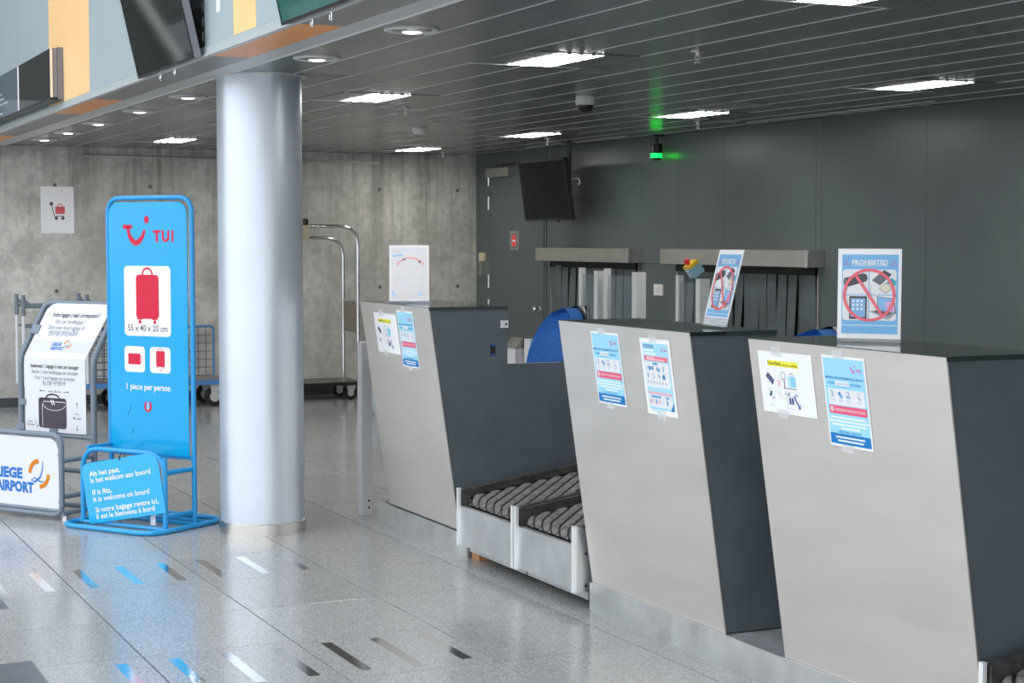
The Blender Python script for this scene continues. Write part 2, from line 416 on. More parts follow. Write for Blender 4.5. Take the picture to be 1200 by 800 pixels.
# panel lights: a flush metal panel with a slatted lens
def panel_light(x, y, label, gx=.312):
    t = thing('ceiling_light', (x, y, ZC), label, 'ceiling light', 'recessed lights of the metal ceiling')
    f = M(); f.box(x - gx, x + gx, y - .30, y + .30, ZC - .004, ZC - .001); f.build('trim_panel', CEILM, t)
    M().box(x - gx, x + gx, y + .30, y + .306, ZC - .006, ZC).build('edge_profile', CJOINT, t)
    M().box(x - .122, x + .122, y - .295, y + .295, ZC - .0046, ZC - .004).build('lens_tray', HALLDK, t)
    for q in range(4):
        a = x - .119 + q * .066
        M().box(a, a + .040, y - .29, y + .29, ZC - .0056, ZC - .0048).build('lens', LENS, t)
    for q in range(3):
        a = x - .119 + q * .066 + .041
        M().box(a, a + .024, y - .29, y + .29, ZC - .0064, ZC - .0047).build('lens_divider', HALLDK, t)
    return t
for i, y in enumerate(ROW1):
    lb = ['slatted recessed light cut by the top edge of the photo', 'slatted recessed light nearest the dome camera, left of it', 'slatted recessed light to the right of the column top',
          'slatted recessed light hidden behind the silver column', 'small far slatted recessed light left of the column, near the concrete wall'][i]
    panel_light(3.778, y, lb)
for i, y in enumerate(ROW2):
    lb = ['slatted recessed light beyond the right edge of the photo', 'slatted recessed light at the right, over the wall above the prohibited-items sign', 'slatted recessed light beside the green beacon',
          'slatted recessed light above the hanging television', 'slatted recessed light closest to the corner of concrete and dark wall'][i]
    panel_light(6.325, y, lb)
for i, y in enumerate((6.80, 8.05, 10.55, 11.88, 13.27, 14.49, 15.6)):
    lb = ['round downlight right of the column, nearest one to the camera', 'round downlight touching the top right of the column', 'round downlight directly left of the column', 'second round downlight left of the column',
          'third round downlight left of the column', 'fourth round downlight left of the column', 'farthest round downlight, by the concrete wall'][i]
    t = thing('downlight', (2.70, y, ZC), lb, 'downlight', 'round downlights along the soffit edge')
    M().lathe((2.70, y, ZC), [(.085, 0), (.085, -.004), (.112, -.010), (.118, -.004), (.118, 0)], 28).build('trim_ring', SOFL, t)
    M().lathe((2.70, y, ZC), [(.080, -.005), (.045, -.012)], 20).build('reflector', CHROME, t)
    M().lathe((2.70, y, ZC), [(.042, -.012), (.03, -.016)], 16).build('lens', LENSD, t)

# ---- soffit strip and fascia of the check-in front
soff = struct(M().box(2.2, 2.53, -6, 16.8, ZC + .012, ZC + .04), 'trim_1', SOFL)
M().box(2.405, 2.524, -6, 16.8, ZC, ZC + .012).build('soffit_strip', SOFL, soff)
M().box(2.524, 2.531, -6, 16.8, ZC - .006, ZC + .03).build('edge_profile', CJOINT, soff)
seg = []; y = 6.82 - 4.19 * 3
while y < 17:
    seg.append((y, y + 1.375, ORNG)); seg.append((y + 1.38, y + 2.78, SOFG)); seg.append((y + 2.785, y + 4.185, SOFG)); y += 4.19
for a, b, m_ in seg:
    M().box(2.205, 2.403, a, min(b, 16.8), ZC, ZC + .012).build('soffit_panel', m_, soff)
fas = struct(M().box(2.22, 2.30, -6, 16.8, ZC + .05, 5.0), 'wall_left', HALLDK)
M().box(2.185, 2.215, -6, 16.8, ZC + .001, ZC + .045).build('bottom_band', FASB, fas)
M().box(2.170, 2.2, -6, 16.8, ZC - .006, ZC + .001).build('edge_profile', SOFL, fas)
M().box(2.202, 2.222, 8.228, 8.70, ZC + .048, 5).build('fascia_panel', HALLDK, fas)  # fascia coloured dark here to stand in for the tilted screen's shade
fp = [(-6, 2.8, FASC), (2.805, 5.0, FASC), (5.005, 7.36, FASC), (7.365, 7.722, ORNF), (7.727, 8.225, FASC), (8.70, 11.005, FASC), (11.01, 12.42, ORNF), (12.425, 13.758, FASC), (13.764, 15.2, FASC), (15.205, 16.8, FASC)]
for a, b, m_ in fp: M().box(2.19, 2.222, a, b, ZC + .048, 5.0).build('fascia_panel', m_, fas)
F = Face((2.19, 8.01, 3.4), (0, -1, 0), (0, 0, -1), fas); F.rect('white_mark', WH, .0, .2, .065, .735); F.done()

# ---- concrete end wall with its tie holes
wb = struct(M().box(-10, 7.4, 16.8, 17.1, -.02, 8.2), 'wall_back', CONC)
for x in (2.09, 2.996, 3.914, 4.66, 5.41, 6.30, 7.18):
    for z in (2.11, 1.10, .49):
        if (x, z) == (3.914, 1.10): pass
        m = M().lathe((x, 16.8, z), [(.040, 0), (.040, .003), (.030, .005)], 18, (0, -1, 0))
        h = m.build('tie_cone', CONC, wb)
        M().lathe((x, 16.8, z), [(.019, .0052), (.014, .007)], 14, (0, -1, 0)).build('tie_hole', mat('tie_grey', (.13, .125, .115), .7), h)
m = M()
for x in (2.70, 5.42):
    pass
M().box(-10, 7.4, 16.785, 16.80, 0, .09).build('skirting', HALLDK, wb)
tag(solo(M().tube([(3.25, 16.78, 2.40), (6.29, 16.78, 2.385)], .011), 'conduit_pipe', STEELD, (3.25, 16.78, 2.40), '', ''), 'thin grey conduit running level along the top of the concrete wall', 'pipe')

# ---- dark wall behind the desks
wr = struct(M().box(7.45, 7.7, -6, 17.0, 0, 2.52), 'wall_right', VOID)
def wp(y0, y1, z0, z1): M().box(7.4, 7.45, y0 + .0015, y1 - .0015, z0, z1).build('wall_panel', WALLD, wr)
OP = [(13.22, 14.98), (10.51, 12.58)]; ZO = 1.39
wp(16.44, 16.8, 0, ZC); wp(15.09, 16.44, 2.385, ZC); wp(14.98, 15.09, 0, ZC)
wp(13.22, 14.98, ZO, ZC); wp(12.58, 13.22, 0, 1.385); wp(12.58, 13.22, 1.388, ZC); wp(11.85, 12.58, ZO, ZC); wp(10.587, 11.85, ZO, ZC); wp(10.51, 10.587, 0, ZC)
for a, b in ((9.314, 10.51), (8.04, 9.314), (6.77, 8.04), (5.5, 6.77), (-6, 5.5)): wp(a, b, 0, ZC)
# the door
door = struct(M().box(7.385, 7.43, 15.13, 16.41, .008, 2.37), 'door_1', DOORM)
fr = M(); fr.box(7.392, 7.43, 16.412, 16.44, 0, 2.385); fr.box(7.392, 7.43, 15.09, 15.128, 0, 2.385); fr.box(7.392, 7.43, 15.09, 16.44, 2.372, 2.385); fr.build('door_frame', DOORM, door)
for z in (2.22, 1.97, 1.16, .9, .25):
    h = M(); h.tube([(7.375, 16.42, z - .07), (7.375, 16.42, z + .07)], .014, 10); h.build('hinge', STEEL2, door)
k = M().lathe((7.385, 15.21, .915), [(.03, 0), (.03, .008), (.016, .01), (.016, .045), (.028, .05), (.032, .07), (.02, .08)], 16, (-1, 0, 0)); k.build('door_knob', CHROME, door)
c = M().box(7.31, 7.384, 15.80, 16.36, 2.235, 2.325).build('door_closer', STEELD, door)
a_ = M().box(7.34, 7.36, 15.60, 16.22, 2.345, 2.36); a_.tube([(7.35, 16.0, 2.325), (7.35, 16.0, 2.36)], .012, 8); a_.build('closer_arm', BLACK, door)
t = thing('door_sign', (7.384, 15.79, 1.50), 'small metal-framed red no-entry sign on the dark door', 'sign')
M().box(7.372, 7.3845, 15.68, 15.90, 1.485, 1.68).build('sign_plate', STEELD, t)
F = Face((7.372, 15.90, 1.68), (0, -1, 0), (0, 0, -1), t)
F.rect('grey_field', (.10, .10, .10), .03, .03, .19, .165, 1); F.rect('grey_field', (.35, .34, .32), .04, .04, .18, .155, 2); F.disc('red_disc', (.85, .06, .05), .11, .0975, .058, .058, 3); F.rect('white_bar', WH, .07, .087, .15, .108, 4); F.done()
t = thing('access_reader', (7.4, 16.63, 1.22), 'cream card reader above a grey keypad beside the dark door', 'card reader')
M().box(7.365, 7.3995, 16.56, 16.66, 1.368, 1.455).build('reader_box', mat('cream_plastic', (.72, .60, .38), .4), t)
M().box(7.355, 7.3995, 16.565, 16.69, 1.215, 1.36).build('keypad_box', STEELD, t)
F = Face((7.355, 16.69, 1.36), (0, -1, 0), (0, 0, -1), t)
for q in range(5): F.rect('keypad_mark', BK, .012, .015 + .026 * q, .06, .028 + .026 * q)
F.done()
t = thing('wall_switch', (7.4, 12.895, 1.117), 'small white switch plate on the dark wall between the curtained openings', 'switch')
M().box(7.388, 7.3995, 12.82, 12.97, 1.115, 1.21).build('plate', WPLAST, t); M().box(7.384, 7.388, 12.86, 12.93, 1.135, 1.19).build('rocker', WHITE, t)

# ---- openings with steel headers, jambs and rubber strip curtains
def portal(y0, y1, h0, h1, label, slack):
    t = thing('baggage_portal', (7.4, (y0 + y1) / 2, 0), label, 'baggage opening')
    m = M(); m.box(7.255, 7.399, h0, h1, 1.392, 1.515); m.build('header_box', STEELD, t)
    e = M(); e.box(7.247, 7.255, h0, h0 + .045, 1.390, 1.517); e.build('header_edge', CHROME, t)
    for yy in (y0, y1 - .02): M().box(7.385, 7.45, yy, yy + .02, .3, 1.388).build('jamb', STEELD, t)
    M().box(7.40, 7.45, y0, y1, .02, .30).build('sill', STEELD, t)
    n = int((y1 - y0 - .05) / .125); w = (y1 - y0 - .05) / n
    M().box(7.36, 7.372, y0 + .02, y1 - .02, 1.33, 1.391).build('curtain_rail', VOID, t)
    rg = random.Random(int(y0 * 10))
    for k in range(n):
        yy = y0 + .025 + k * w; m = M()
        sl = rg.uniform(-.035, .035) * slack; tw = rg.uniform(-.03, .03); dx = rg.choice((0, .006))
        rows = []
        for q in range(6):
            s = q / 5; z = 1.35 - s * 1.0; cx = 7.372 + dx - tw * s * .6
            bul = .018 * math.sin(s * 2.6 + k)
            rows.append([(cx + bul - tw * s * .5, yy + .004 + sl * s * s, z), (cx + bul + tw * s * .5 + .0, yy + w - .006 + sl * s * s, z)])
        vs_ = []
        for r_ in rows: vs_ += [r_[0], r_[1], (r_[0][0] + .004, r_[0][1], r_[0][2]), (r_[1][0] + .004, r_[1][1], r_[1][2])]
        fs = []
        for q in range(5):
            b = q * 4
            fs += [(b, b + 1, b + 5, b + 4), (b + 2, b + 6, b + 7, b + 3), (b, b + 4, b + 6, b + 2), (b + 1, b + 3, b + 7, b + 5)]
        m.add(vs_, fs + [(0, 2, 3, 1), (20, 21, 23, 22)]); m.build('curtain_strip', CURT, t)
    return t
portal(13.23, 14.97, 13.17, 15.05, 'steel-headed baggage opening with black strip curtain beside the dark door', .6)
portal(10.52, 12.57, 10.465, 12.63, 'steel-headed baggage opening with black strip curtain behind the middle desk', 1.4)

# ---- hall outside the frame: high roof, glazed front with mullions, forecourt
for k in range(7): struct(M().box(-10.2, 2.3, -8.8 + k * 4.1, -8.4 + k * 4.1, 7.6, 8.2), 'ceiling_beam_%d' % (k + 1), HALLD)
struct(M().box(2.3, 7.6, -9, 17, 5.0, 5.2), 'ceiling_back', HALLD)
struct(M().box(-60, 60, -60, 60, -.5, -.32), 'ground', HALLD)
n_ = 2
for k in range(14):
    y = -9 + k * 2.0
    struct(M().box(-10.1, -9.9, y - .05, y + .05, 0, 8), 'trim_%d' % n_, HALLDK); n_ += 1
for z in (.0, 2.6, 5.3):
    struct(M().box(-10.1, -9.9, -9, 17, z, z + .12), 'trim_%d' % n_, HALLDK); n_ += 1
for k in range(6):
    x = -9 + k * 2.2
    struct(M().box(x - .05, x + .05, -9.1, -8.95, 0, 8), 'trim_%d' % n_, HALLDK); n_ += 1
struct(M().box(-10.1, 7.6, -9.1, -8.95, 2.5, 3.1), 'trim_%d' % n_, HALLDK); n_ += 1

struct(M().box(-6.0, 1.9, 16.70, 16.80, 1.9, 7.0), 'reflection_panel_1', mat('reflection_dark', (.075, .08, .075), .3))  # unseen dark panel added for the tilted screen to reflect
for k, (x0, x1, z0, z1) in enumerate(((-3.0, -1.3, 1.95, 2.5), (-.42, -.14, 2.42, 2.72), (.45, 1.7, 1.95, 2.9))): struct(M().box(x0, x1, 16.68, 16.70, z0, z1), 'reflection_panel_%d' % (k + 2), HALLD)  # unseen grey panels added as lighter patches in the screen reflections
struct(M().tube([(-.42, 16.5, 0), (.62, 16.5, 7.0)], .05, 14), 'trim_%d' % n_, WPLAST)  # unseen pale pole added as the bright line in the screen's reflection

# ================================================================== THINGS
# ---- the column
cx, cy, cr = 2.722, 9.105, .229
t = thing('column', (cx, cy, 0), 'round silver-painted column with a steel foot ring', 'column')
M().lathe((cx, cy, 0), [(cr, .05), (cr, ZC + .03)], 64).build('shaft', COLP, t)
M().lathe((cx, cy, 0), [(cr + .008, 0), (cr + .008, .062), (cr + .003, .066)], 64).build('foot_ring', mat('ring_steel', (.62, .60, .56), .28, 1.0), t)
M().lathe((cx, cy, ZC), [(cr + .004, -.006), (cr + .035, -.006), (cr + .035, 0), (cr + .004, 0)], 48).build('top_collar', SOFL, t)

# ---- check-in desks
XT, ZT, XB, ZB = 3.25, 1.255, 3.415, .122
SV = V3((XB - XT, 0, ZB - ZT)); SL = SV.length; SD = SV / SL
def front_pt(y, s, n=0): return V3((XT, y, ZT)) + SD * s + V3((-.9896, 0, -.1441)) * n
def desk(y0, y1, label, extra, rear=4.06):
    t = thing('check_in_desk', (3.5, (y0 + y1) / 2, 0), label, 'check-in desk')
    m = M(); m.prism([front_pt(y0, 0), front_pt(y0, SL), front_pt(y0, SL) + V3((.005, 0, 0)), front_pt(y0, 0) + V3((.005, 0, 0))], (0, y1 - y0, 0)); m.build('front_panel', STEEL, t)
    for yy in (y0, y1 - .03):
        e = .004 if yy == y0 else -.004
        x1 = extra
        zr_ = .960 if yy == y0 else .70
        poly = [(XT + .007, yy + e, ZT - .012), (XB + .006, yy + e, ZB), (rear, yy + e, ZB), (rear, yy + e, zr_), (x1, yy + e, zr_), (x1, yy + e, ZT - .012)]
        M().prism(poly, (0, .03, 0)).build('side_panel', LAM, t)
    M().box(XT + .002, extra, y0, y1, ZT - .012, ZT + .003).build('counter_top', GLASSTOP, t)
    M().box(extra + .002, 4.06, y0 + .036, y1 - .036, .66, .69).build('work_surface', LAM, t)
    M().box(extra - .03, extra - .006, y0 + .036, y1 - .036, .66, ZT - .014).build('back_panel', LAM, t)
    return t
d1 = desk(7.975, 8.972, 'far steel-fronted check-in desk, beside the upright metal post', 3.688, 4.36)
M().box(3.649, 3.689, 7.972, 7.979, 1.146, 1.184).build('latch_plate', WHITE, d1)
F = Face((3.649, 7.972, 1.184), (1, 0, 0), (0, 0, -1), d1); F.disc('latch_hole', BK, .028, .019, .006, .009); F.rect('latch_hole', BK, .015, .0, .019, .008); F.rect('latch_hole', BK, .015, .03, .019, .038); F.disc('latch_hole', BK, .008, .019, .0025); F.done()
M().box(3.592, 3.618, 7.974, 7.979, 1.006, 1.064).build('cable_slot', BLACK, d1)
F = Face((3.592, 7.974, 1.064), (1, 0, 0), (0, 0, -1), d1); F.rect('slot_edge', (.02, .10, .35), .003, .0, .023, .01); F.rect('slot_edge', (.02, .10, .35), .003, .048, .023, .058); F.done()
d2 = desk(5.44, 6.515, 'middle steel-fronted check-in desk, between the conveyors and the nearest desk', 3.634)
d3 = desk(3.990, 5.044, 'nearest steel-fronted check-in desk, at the right edge', 3.66)
def plinth(y0, y1, z, label):
    t = thing('desk_plinth', (3.41, (y0 + y1) / 2, 0), label, 'plinth')
    M().box(3.404, 3.414, y0, y1, 0, z).build('kick_plate', STEEL2, t)
    M().box(3.416, 4.06, y0 + .003, y1 - .003, 0, z - .004).build('plinth_body', mat('dusty_board', (.17, .18, .19), .7, noise=(9, .3)), t)
plinth(7.85, 9.135, .114, 'low metal plinth under the far desk'); plinth(3.985, 6.520, .121, 'long low metal plinth shared by the middle and nearest desks')

# ---- weighing conveyors
def conveyor(y0, y1, label, xe=4.055):
    t = thing('weighing_conveyor', (3.36, (y0 + y1) / 2, 0), label, 'conveyor', None)
    xf, sl = 3.356, .15
    M().box(xf, xf + .008, y0 + .02, y1 - .02, .078, .272).build('front_plate', STEEL2, t)
    M().box(xf - .004, xf + .02, y0 + .032, y1 - .032, .266, .274).build('plate_edge', STEEL2, t)
    for yy, yo in ((y0, y0 - .004), (y1 - .03, y1 - .002)):
        M().box(xf - .012, xf + .003, yy if yy == y0 else yy + .010, yy + .020 if yy == y0 else yy + .03, .072, .362).build('corner_lip', LIP, t)
        sp = M().prism([(xf + .003, yo, .072), (xf + .003, yo, .360), (3.40, yo, .350), (xe, yo, .350 + (xe - 3.40) * .15), (xe, yo, .10)], (0, .006, 0)).build('side_plate', STEEL2, t)
        for z in (.10, .24): M().lathe((xf + .045, y0 - .004, z), [(.006, 0), (.006, .002)], 10, (0, -1, 0)).build('bolt_hole', BLACK, sp) if yy == y0 else None
    for yy in (y0 + .002, y1 - .002 - .030):
        g = M().prism([(xf + .01, yy, .275), (xf + .01, yy, .352), (3.43, yy, .362), (xe, yy, .362 + (xe - 3.43) * .15), (xe, yy, .270 + (xe - 3.43) * .15), (3.47, yy, .275)], (0, .030, 0)); g.build('side_guard', RUBBER, t)
    M().box(xf + .012, xf + .07, y0 + .036, y1 - .036, .255, .268).build('front_guard', RUBBER, t)
    # belt: black carrier and quilted diamond pads that roll over the front
    ya, yb = y0 + .038, y1 - .038; r = .042; xr, zr = xf + .085, .278
    ca, sa = math.cos(math.atan(sl)), math.sin(math.atan(sl))
    def bp(u, v, h):
        if u >= 0: p = V3((xr + u * ca, 0, zr + r * 1.0 + u * sa)); nn = V3((-sa, 0, ca))
        else:
            a = u / r; nn = V3((math.sin(a) , 0, math.cos(a))); p = V3((xr, 0, zr)) + nn * r
        q = p + nn * h; return (q.x, v, q.z)
    us = [-.065, -.05, -.035, -.02, -.01, 0, xe - 3.455]
    m = M(); m.add([bp(u, v, 0) for u in us for v in (ya, yb)], [(2 * i, 2 * i + 1, 2 * i + 3, 2 * i + 2) for i in range(len(us) - 1)], True)
    belt = m.build('belt', mat('belt_black', (.008, .008, .008), .6), t)
    side = .062; gap = .0068; m = M(); rt = math.sqrt(.5)
    for a in range(-5, 26):
        for b in range(-28, 30):
            cu_, cv_ = (a + .5) * side, (b + .5) * side
            u0 = (cu_ + cv_) * rt; v0 = ya + (cu_ - cv_) * rt
            if not (-.10 < u0 < xe - 3.42 and ya - .05 < v0 < yb + .05): continue
            gr = []; ok = False
            for i in range(6):
                for j in range(6):
                    p, q = -1 + 2 * i / 5, -1 + 2 * j / 5
                    g1 = gap; g2 = gap * .42
                    pu = cu_ + p * (side / 2 - g2); qv = cv_ + q * (side / 2 - g1)
                    u = (pu + qv) * rt; v = ya + (pu - qv) * rt
                    h = .001 + .007 * (max(0, 1 - p ** 4) * max(0, 1 - q ** 4)) ** .6
                    uu = min(max(u, -.066), xe - 3.455); vv = min(max(v, ya + .002), yb - .002)
                    if uu == u and vv == v: ok = True
                    gr.append(bp(uu, vv, h))
            if ok: m.add(gr, [(i * 6 + j, i * 6 + j + 1, (i + 1) * 6 + j + 1, (i + 1) * 6 + j) for i in range(5) for j in range(5)], True)
    m.build('belt_pads', PAD, belt, kind='stuff')
    M().box(3.415, 3.45, y0, y1, .036, .07).build('base_rail', STEEL2, t)
    M().box(3.60, xe, y0 + .02, y1 - .02, 0, .07).build('base_box', HALLDK, t)
    M().box(3.55, 3.58, y1 - .2, y1 - .17, 0, .036).build('foot', STEEL2, t)
    return t
conveyor(7.180, 7.84, 'grey belt weighing conveyor next to the far desk', 4.36)
cv = conveyor(6.555, 7.163, 'grey belt weighing conveyor next to the middle desk')
dup(cv, (3.36, 6.86 - 3.225, 0), 'weighing conveyor cut by the bottom right corner of the photo')
solo(M().box(3.425, 3.52, 7.745, 7.835, 0, .034), 'wood_block', WOOD, (3.47, 7.79, 0), 'small raw wood block on the floor under the far conveyor', 'wood block')

# ---- posters taped on the desk fronts
def sheet(y, s, w, h, tw, label, cat='poster', group=None):
    o = front_pt(y, s, .0015)
    t = thing('taped_poster', tuple(o), label, cat, group)
    U = V3((0, -1, 0)); D = SD.copy(); N = V3((-.9896, 0, -.1441))
    M().obox(o, U * w, D * h, N * .0008).build('paper_sheet', PAPER, t)
    q = o + N * .0010
    for cc, a in ((tw, -.018), (tw + .01, h - .014)):
        M().obox(q + U * (cc * w - .03) + D * a, U * .06, D * .032, N * .0006).build('tape', TAPE, t)
    return t, Face(o + N * .0012, U, D, t)
def powerbank(y, s, w, h, label):
    t, F = sheet(y, s, w, h, .36, label)
    k = w / .316
    F.rect('yellow_highlight', (.93, .83, .06), .055 * k, .030, .235 * k, .050, 1)
    F.text('lettering', BK, 'PowerBank', .057 * k, .0455, .137 * k, .0185, 2)
    F.text('lettering', BK, 'verboden in ruimbagage', .141 * k, .0450, .232 * k, .0095, 2)
    # power bank, crossed arrow, suitcase on scales, phone, travellers
    D_ = (.06, .07, .16)
    F.poly('pictogram', D_, [(.035 * k, .088), (.05 * k, .073), (.085 * k, .098), (.072 * k, .116)], 1)
    for q in range(3): F.stroke('pictogram_light', (.35, .37, .55), [((.043 + q * .007) * k, .093 - q * .005), ((.070 + q * .006) * k, .111 - q * .005)], .0015, 2)
    F.rect('pictogram_blue', (.25, .62, .85), .168 * k, .080, .212 * k, .117, 1, .006); F.rect('pictogram_light', (.7, .85, .93), .175 * k, .082, .182 * k, .115, 2)
    F.arc('pictogram', D_, .190 * k, .079, .010, 180, 360, .002, 1); F.rect('pictogram', D_, .138 * k, .121, .214 * k, .1235, 1)
    F.arc('pictogram', D_, .140 * k, .080, .013, 0, 360, .002, 1, 20); F.rect('pictogram', D_, .143 * k, .093, .147 * k, .121, 1)
    F.stroke('red_cross', (.8, .2, .25), [(.100 * k, .096), (.121 * k, .120)], .0022, 1); F.stroke('red_cross', (.8, .2, .25), [(.119 * k, .094), (.103 * k, .122)], .0022, 1)
    F.arc('red_cross', (.8, .45, .5), .113 * k, .147, .010, 0, 360, .0012, 1); F.stroke('pictogram', (.5, .5, .5), [(.09 * k, .130), (.135 * k, .160)], .0012, 1)
    F.poly('pictogram', D_, [(.045 * k, .152), (.055 * k, .136), (.066 * k, .140), (.057 * k, .158)], 1); F.poly('pictogram_green', (.1, .5, .25), [(.052 * k, .145), (.058 * k, .139), (.061 * k, .141), (.055 * k, .148)], 2)
    F.disc('pictogram', (.3, .3, .32), .070 * k, .160, .006, .003, 1); F.rect('pictogram', (.5, .5, .6), .060 * k, .130, .035 * k, .1315, 1); F.rect('pictogram', (.5, .5, .6), .045 * k, .186, .072 * k, .188, 1)
    for x in (.163, .178): F.rect('pictogram', (.05, .08, .30), x * k, .154, (x + .011) * k, .176, 1); F.arc('pictogram', D_, (x + .0055) * k, .153, .004, 180, 360, .0012, 1)
    F.disc('pictogram', (.4, .4, .5), .148 * k, .142, .004, .0045, 1); F.stroke('pictogram', (.3, .3, .4), [(.150 * k, .148), (.151 * k, .165), (.155 * k, .180)], .002, 1)
    F.poly('pictogram', D_, [(.157 * k, .146), (.166 * k, .135), (.171 * k, .137), (.162 * k, .149)], 1)
    F.disc('pictogram', (.10, .15, .40), .220 * k, .183, .007, .007, 1); F.stroke('pictogram', (.12, .16, .40), [(.196 * k, .146), (.205 * k, .165), (.218 * k, .180)], .008, 1)
    F.disc('pictogram', (.4, .4, .5), .203 * k, .143, .004, .005, 1); F.disc('pictogram', (.4, .4, .5), .213 * k, .142, .003, .005, 1); F.stroke('pictogram', (.4, .4, .5), [(.222 * k, .168), (.238 * k, .178)], .002, 1)
    for u0, u1, d in ((.138, .182, .133), (.135, .19, .190)): F.rect('pictogram', (.6, .6, .66), u0 * k, d, u1 * k, d + .0016, 1)
    F.done()
def luggage_info(y, s, w, h, label, tw=.4):
    t, F = sheet(y, s, w, h, tw, label)
    b = .008
    F.rect('pale_blue_field', (.34, .70, .88), b, b, w - b, h - b, 1)
    F.rect('deep_blue_field', (.01, .20, .52), b, h - .043, w - b, h - b, 2)
    smile(F, w * .66, .028, .055, (.80, .05, .33), 3)
    F.stroke('emblem', (.3, .45, .8), [(w * .66, .055), (w * .78, .0525), (w * .93, .0515)], .0012, 3)
    F.text('blue_lettering', (.02, .25, .55), 'IMPORTANT INFORMATION ABOUT', .014, .076, w - .014, .0125, 3, .006)
    F.text('blue_lettering', (.02, .25, .55), 'YOUR', .024, .094, .060, .0125, 3, .006)
    F.rect('white_field', WH, .064, .081, .140, .098, 2); F.text('blue_lettering', (.25, .55, .8), 'CHECKED-IN', .067, .0935, .137, .0105, 3)
    F.text('blue_lettering', (.02, .25, .55), 'LUGGAGE', .144, .094, .200, .0125, 3, .006); F.rect('blue_lettering', (.02, .25, .55), .064, .099, .140, .1002, 3)
    F.rect('white_field', WH, .020, .108, w - .016, .160, 2, .004)
    I = (.10, .30, .60)
    F.rect('pictogram', I, .034, .114, .046, .134, 3, .002); F.rect('pictogram_light', WH, .0365, .1165, .0435, .131, 4); F.arc('pictogram', I, .050, .127, .005, -90, 90, .001, 3)
    F.poly('pictogram', I, [(.074, .118), (.088, .116), (.090, .128), (.076, .130)], 3); F.poly('pictogram', (.2, .45, .7), [(.082, .125), (.097, .124), (.098, .137), (.084, .138)], 4)
    F.rect('pictogram', I, .118, .114, .133, .128, 3, .002); F.rect('pictogram_light', WH, .120, .116, .131, .126, 4); F.rect('pictogram', (.3, .5, .75), .116, .129, .140, .136, 3)
    F.stroke('pictogram', I, [(.178, .126), (.195, .138)], .004, 3); F.arc('pictogram', I, .186, .117, .004, 0, 360, .001, 3)
    for u in (.032, .073, .115, .172):
        F.rect('small_print', (.4, .55, .75), u, .1425, u + .024, .1445, 3); F.rect('small_print', (.4, .55, .75), u + .004, .148, u + .02, .150, 3)
    F.rect('red_bar', (.86, .10, .20), .018, .163, w - .012, .190, 2, .004)
    F.disc('white_lettering', WH, .033, .1755, .008, .009, 3); F.rect('red_bar', (.86, .10, .20), .031, .171, .035, .180, 4)
    F.text('white_lettering', WH, 'FORBIDDEN IN CHECKED-IN LUGGAGE', .046, .1805, w - .022, .0125, 3, .012)
    for q, (a, c_) in enumerate(((.10, .90), (.05, .97), (.10, .90), (.30, .74))): F.rect('white_lettering', (.80, .88, .92), w * a, .199 + q * .0115, w * c_, .2055 + q * .0115, 2)
    F.text('blue_lettering', (.02, .25, .55), 'THESE ITEMS CANNOT BE', w * .5, .2525, None, .0105, 3, .004, 'C'); F.text('blue_lettering', (.02, .25, .55), 'PLACED IN THE HOLD', w * .5, .2655, None, .0105, 3, .004, 'C')
    F.rect('white_lettering', (.75, .82, .9), w * .16, h - .034, w * .84, h - .028, 3); F.rect('white_lettering', (.75, .82, .9), w * .2, h - .0225, w * .8, h - .0165, 3)
    F.done()
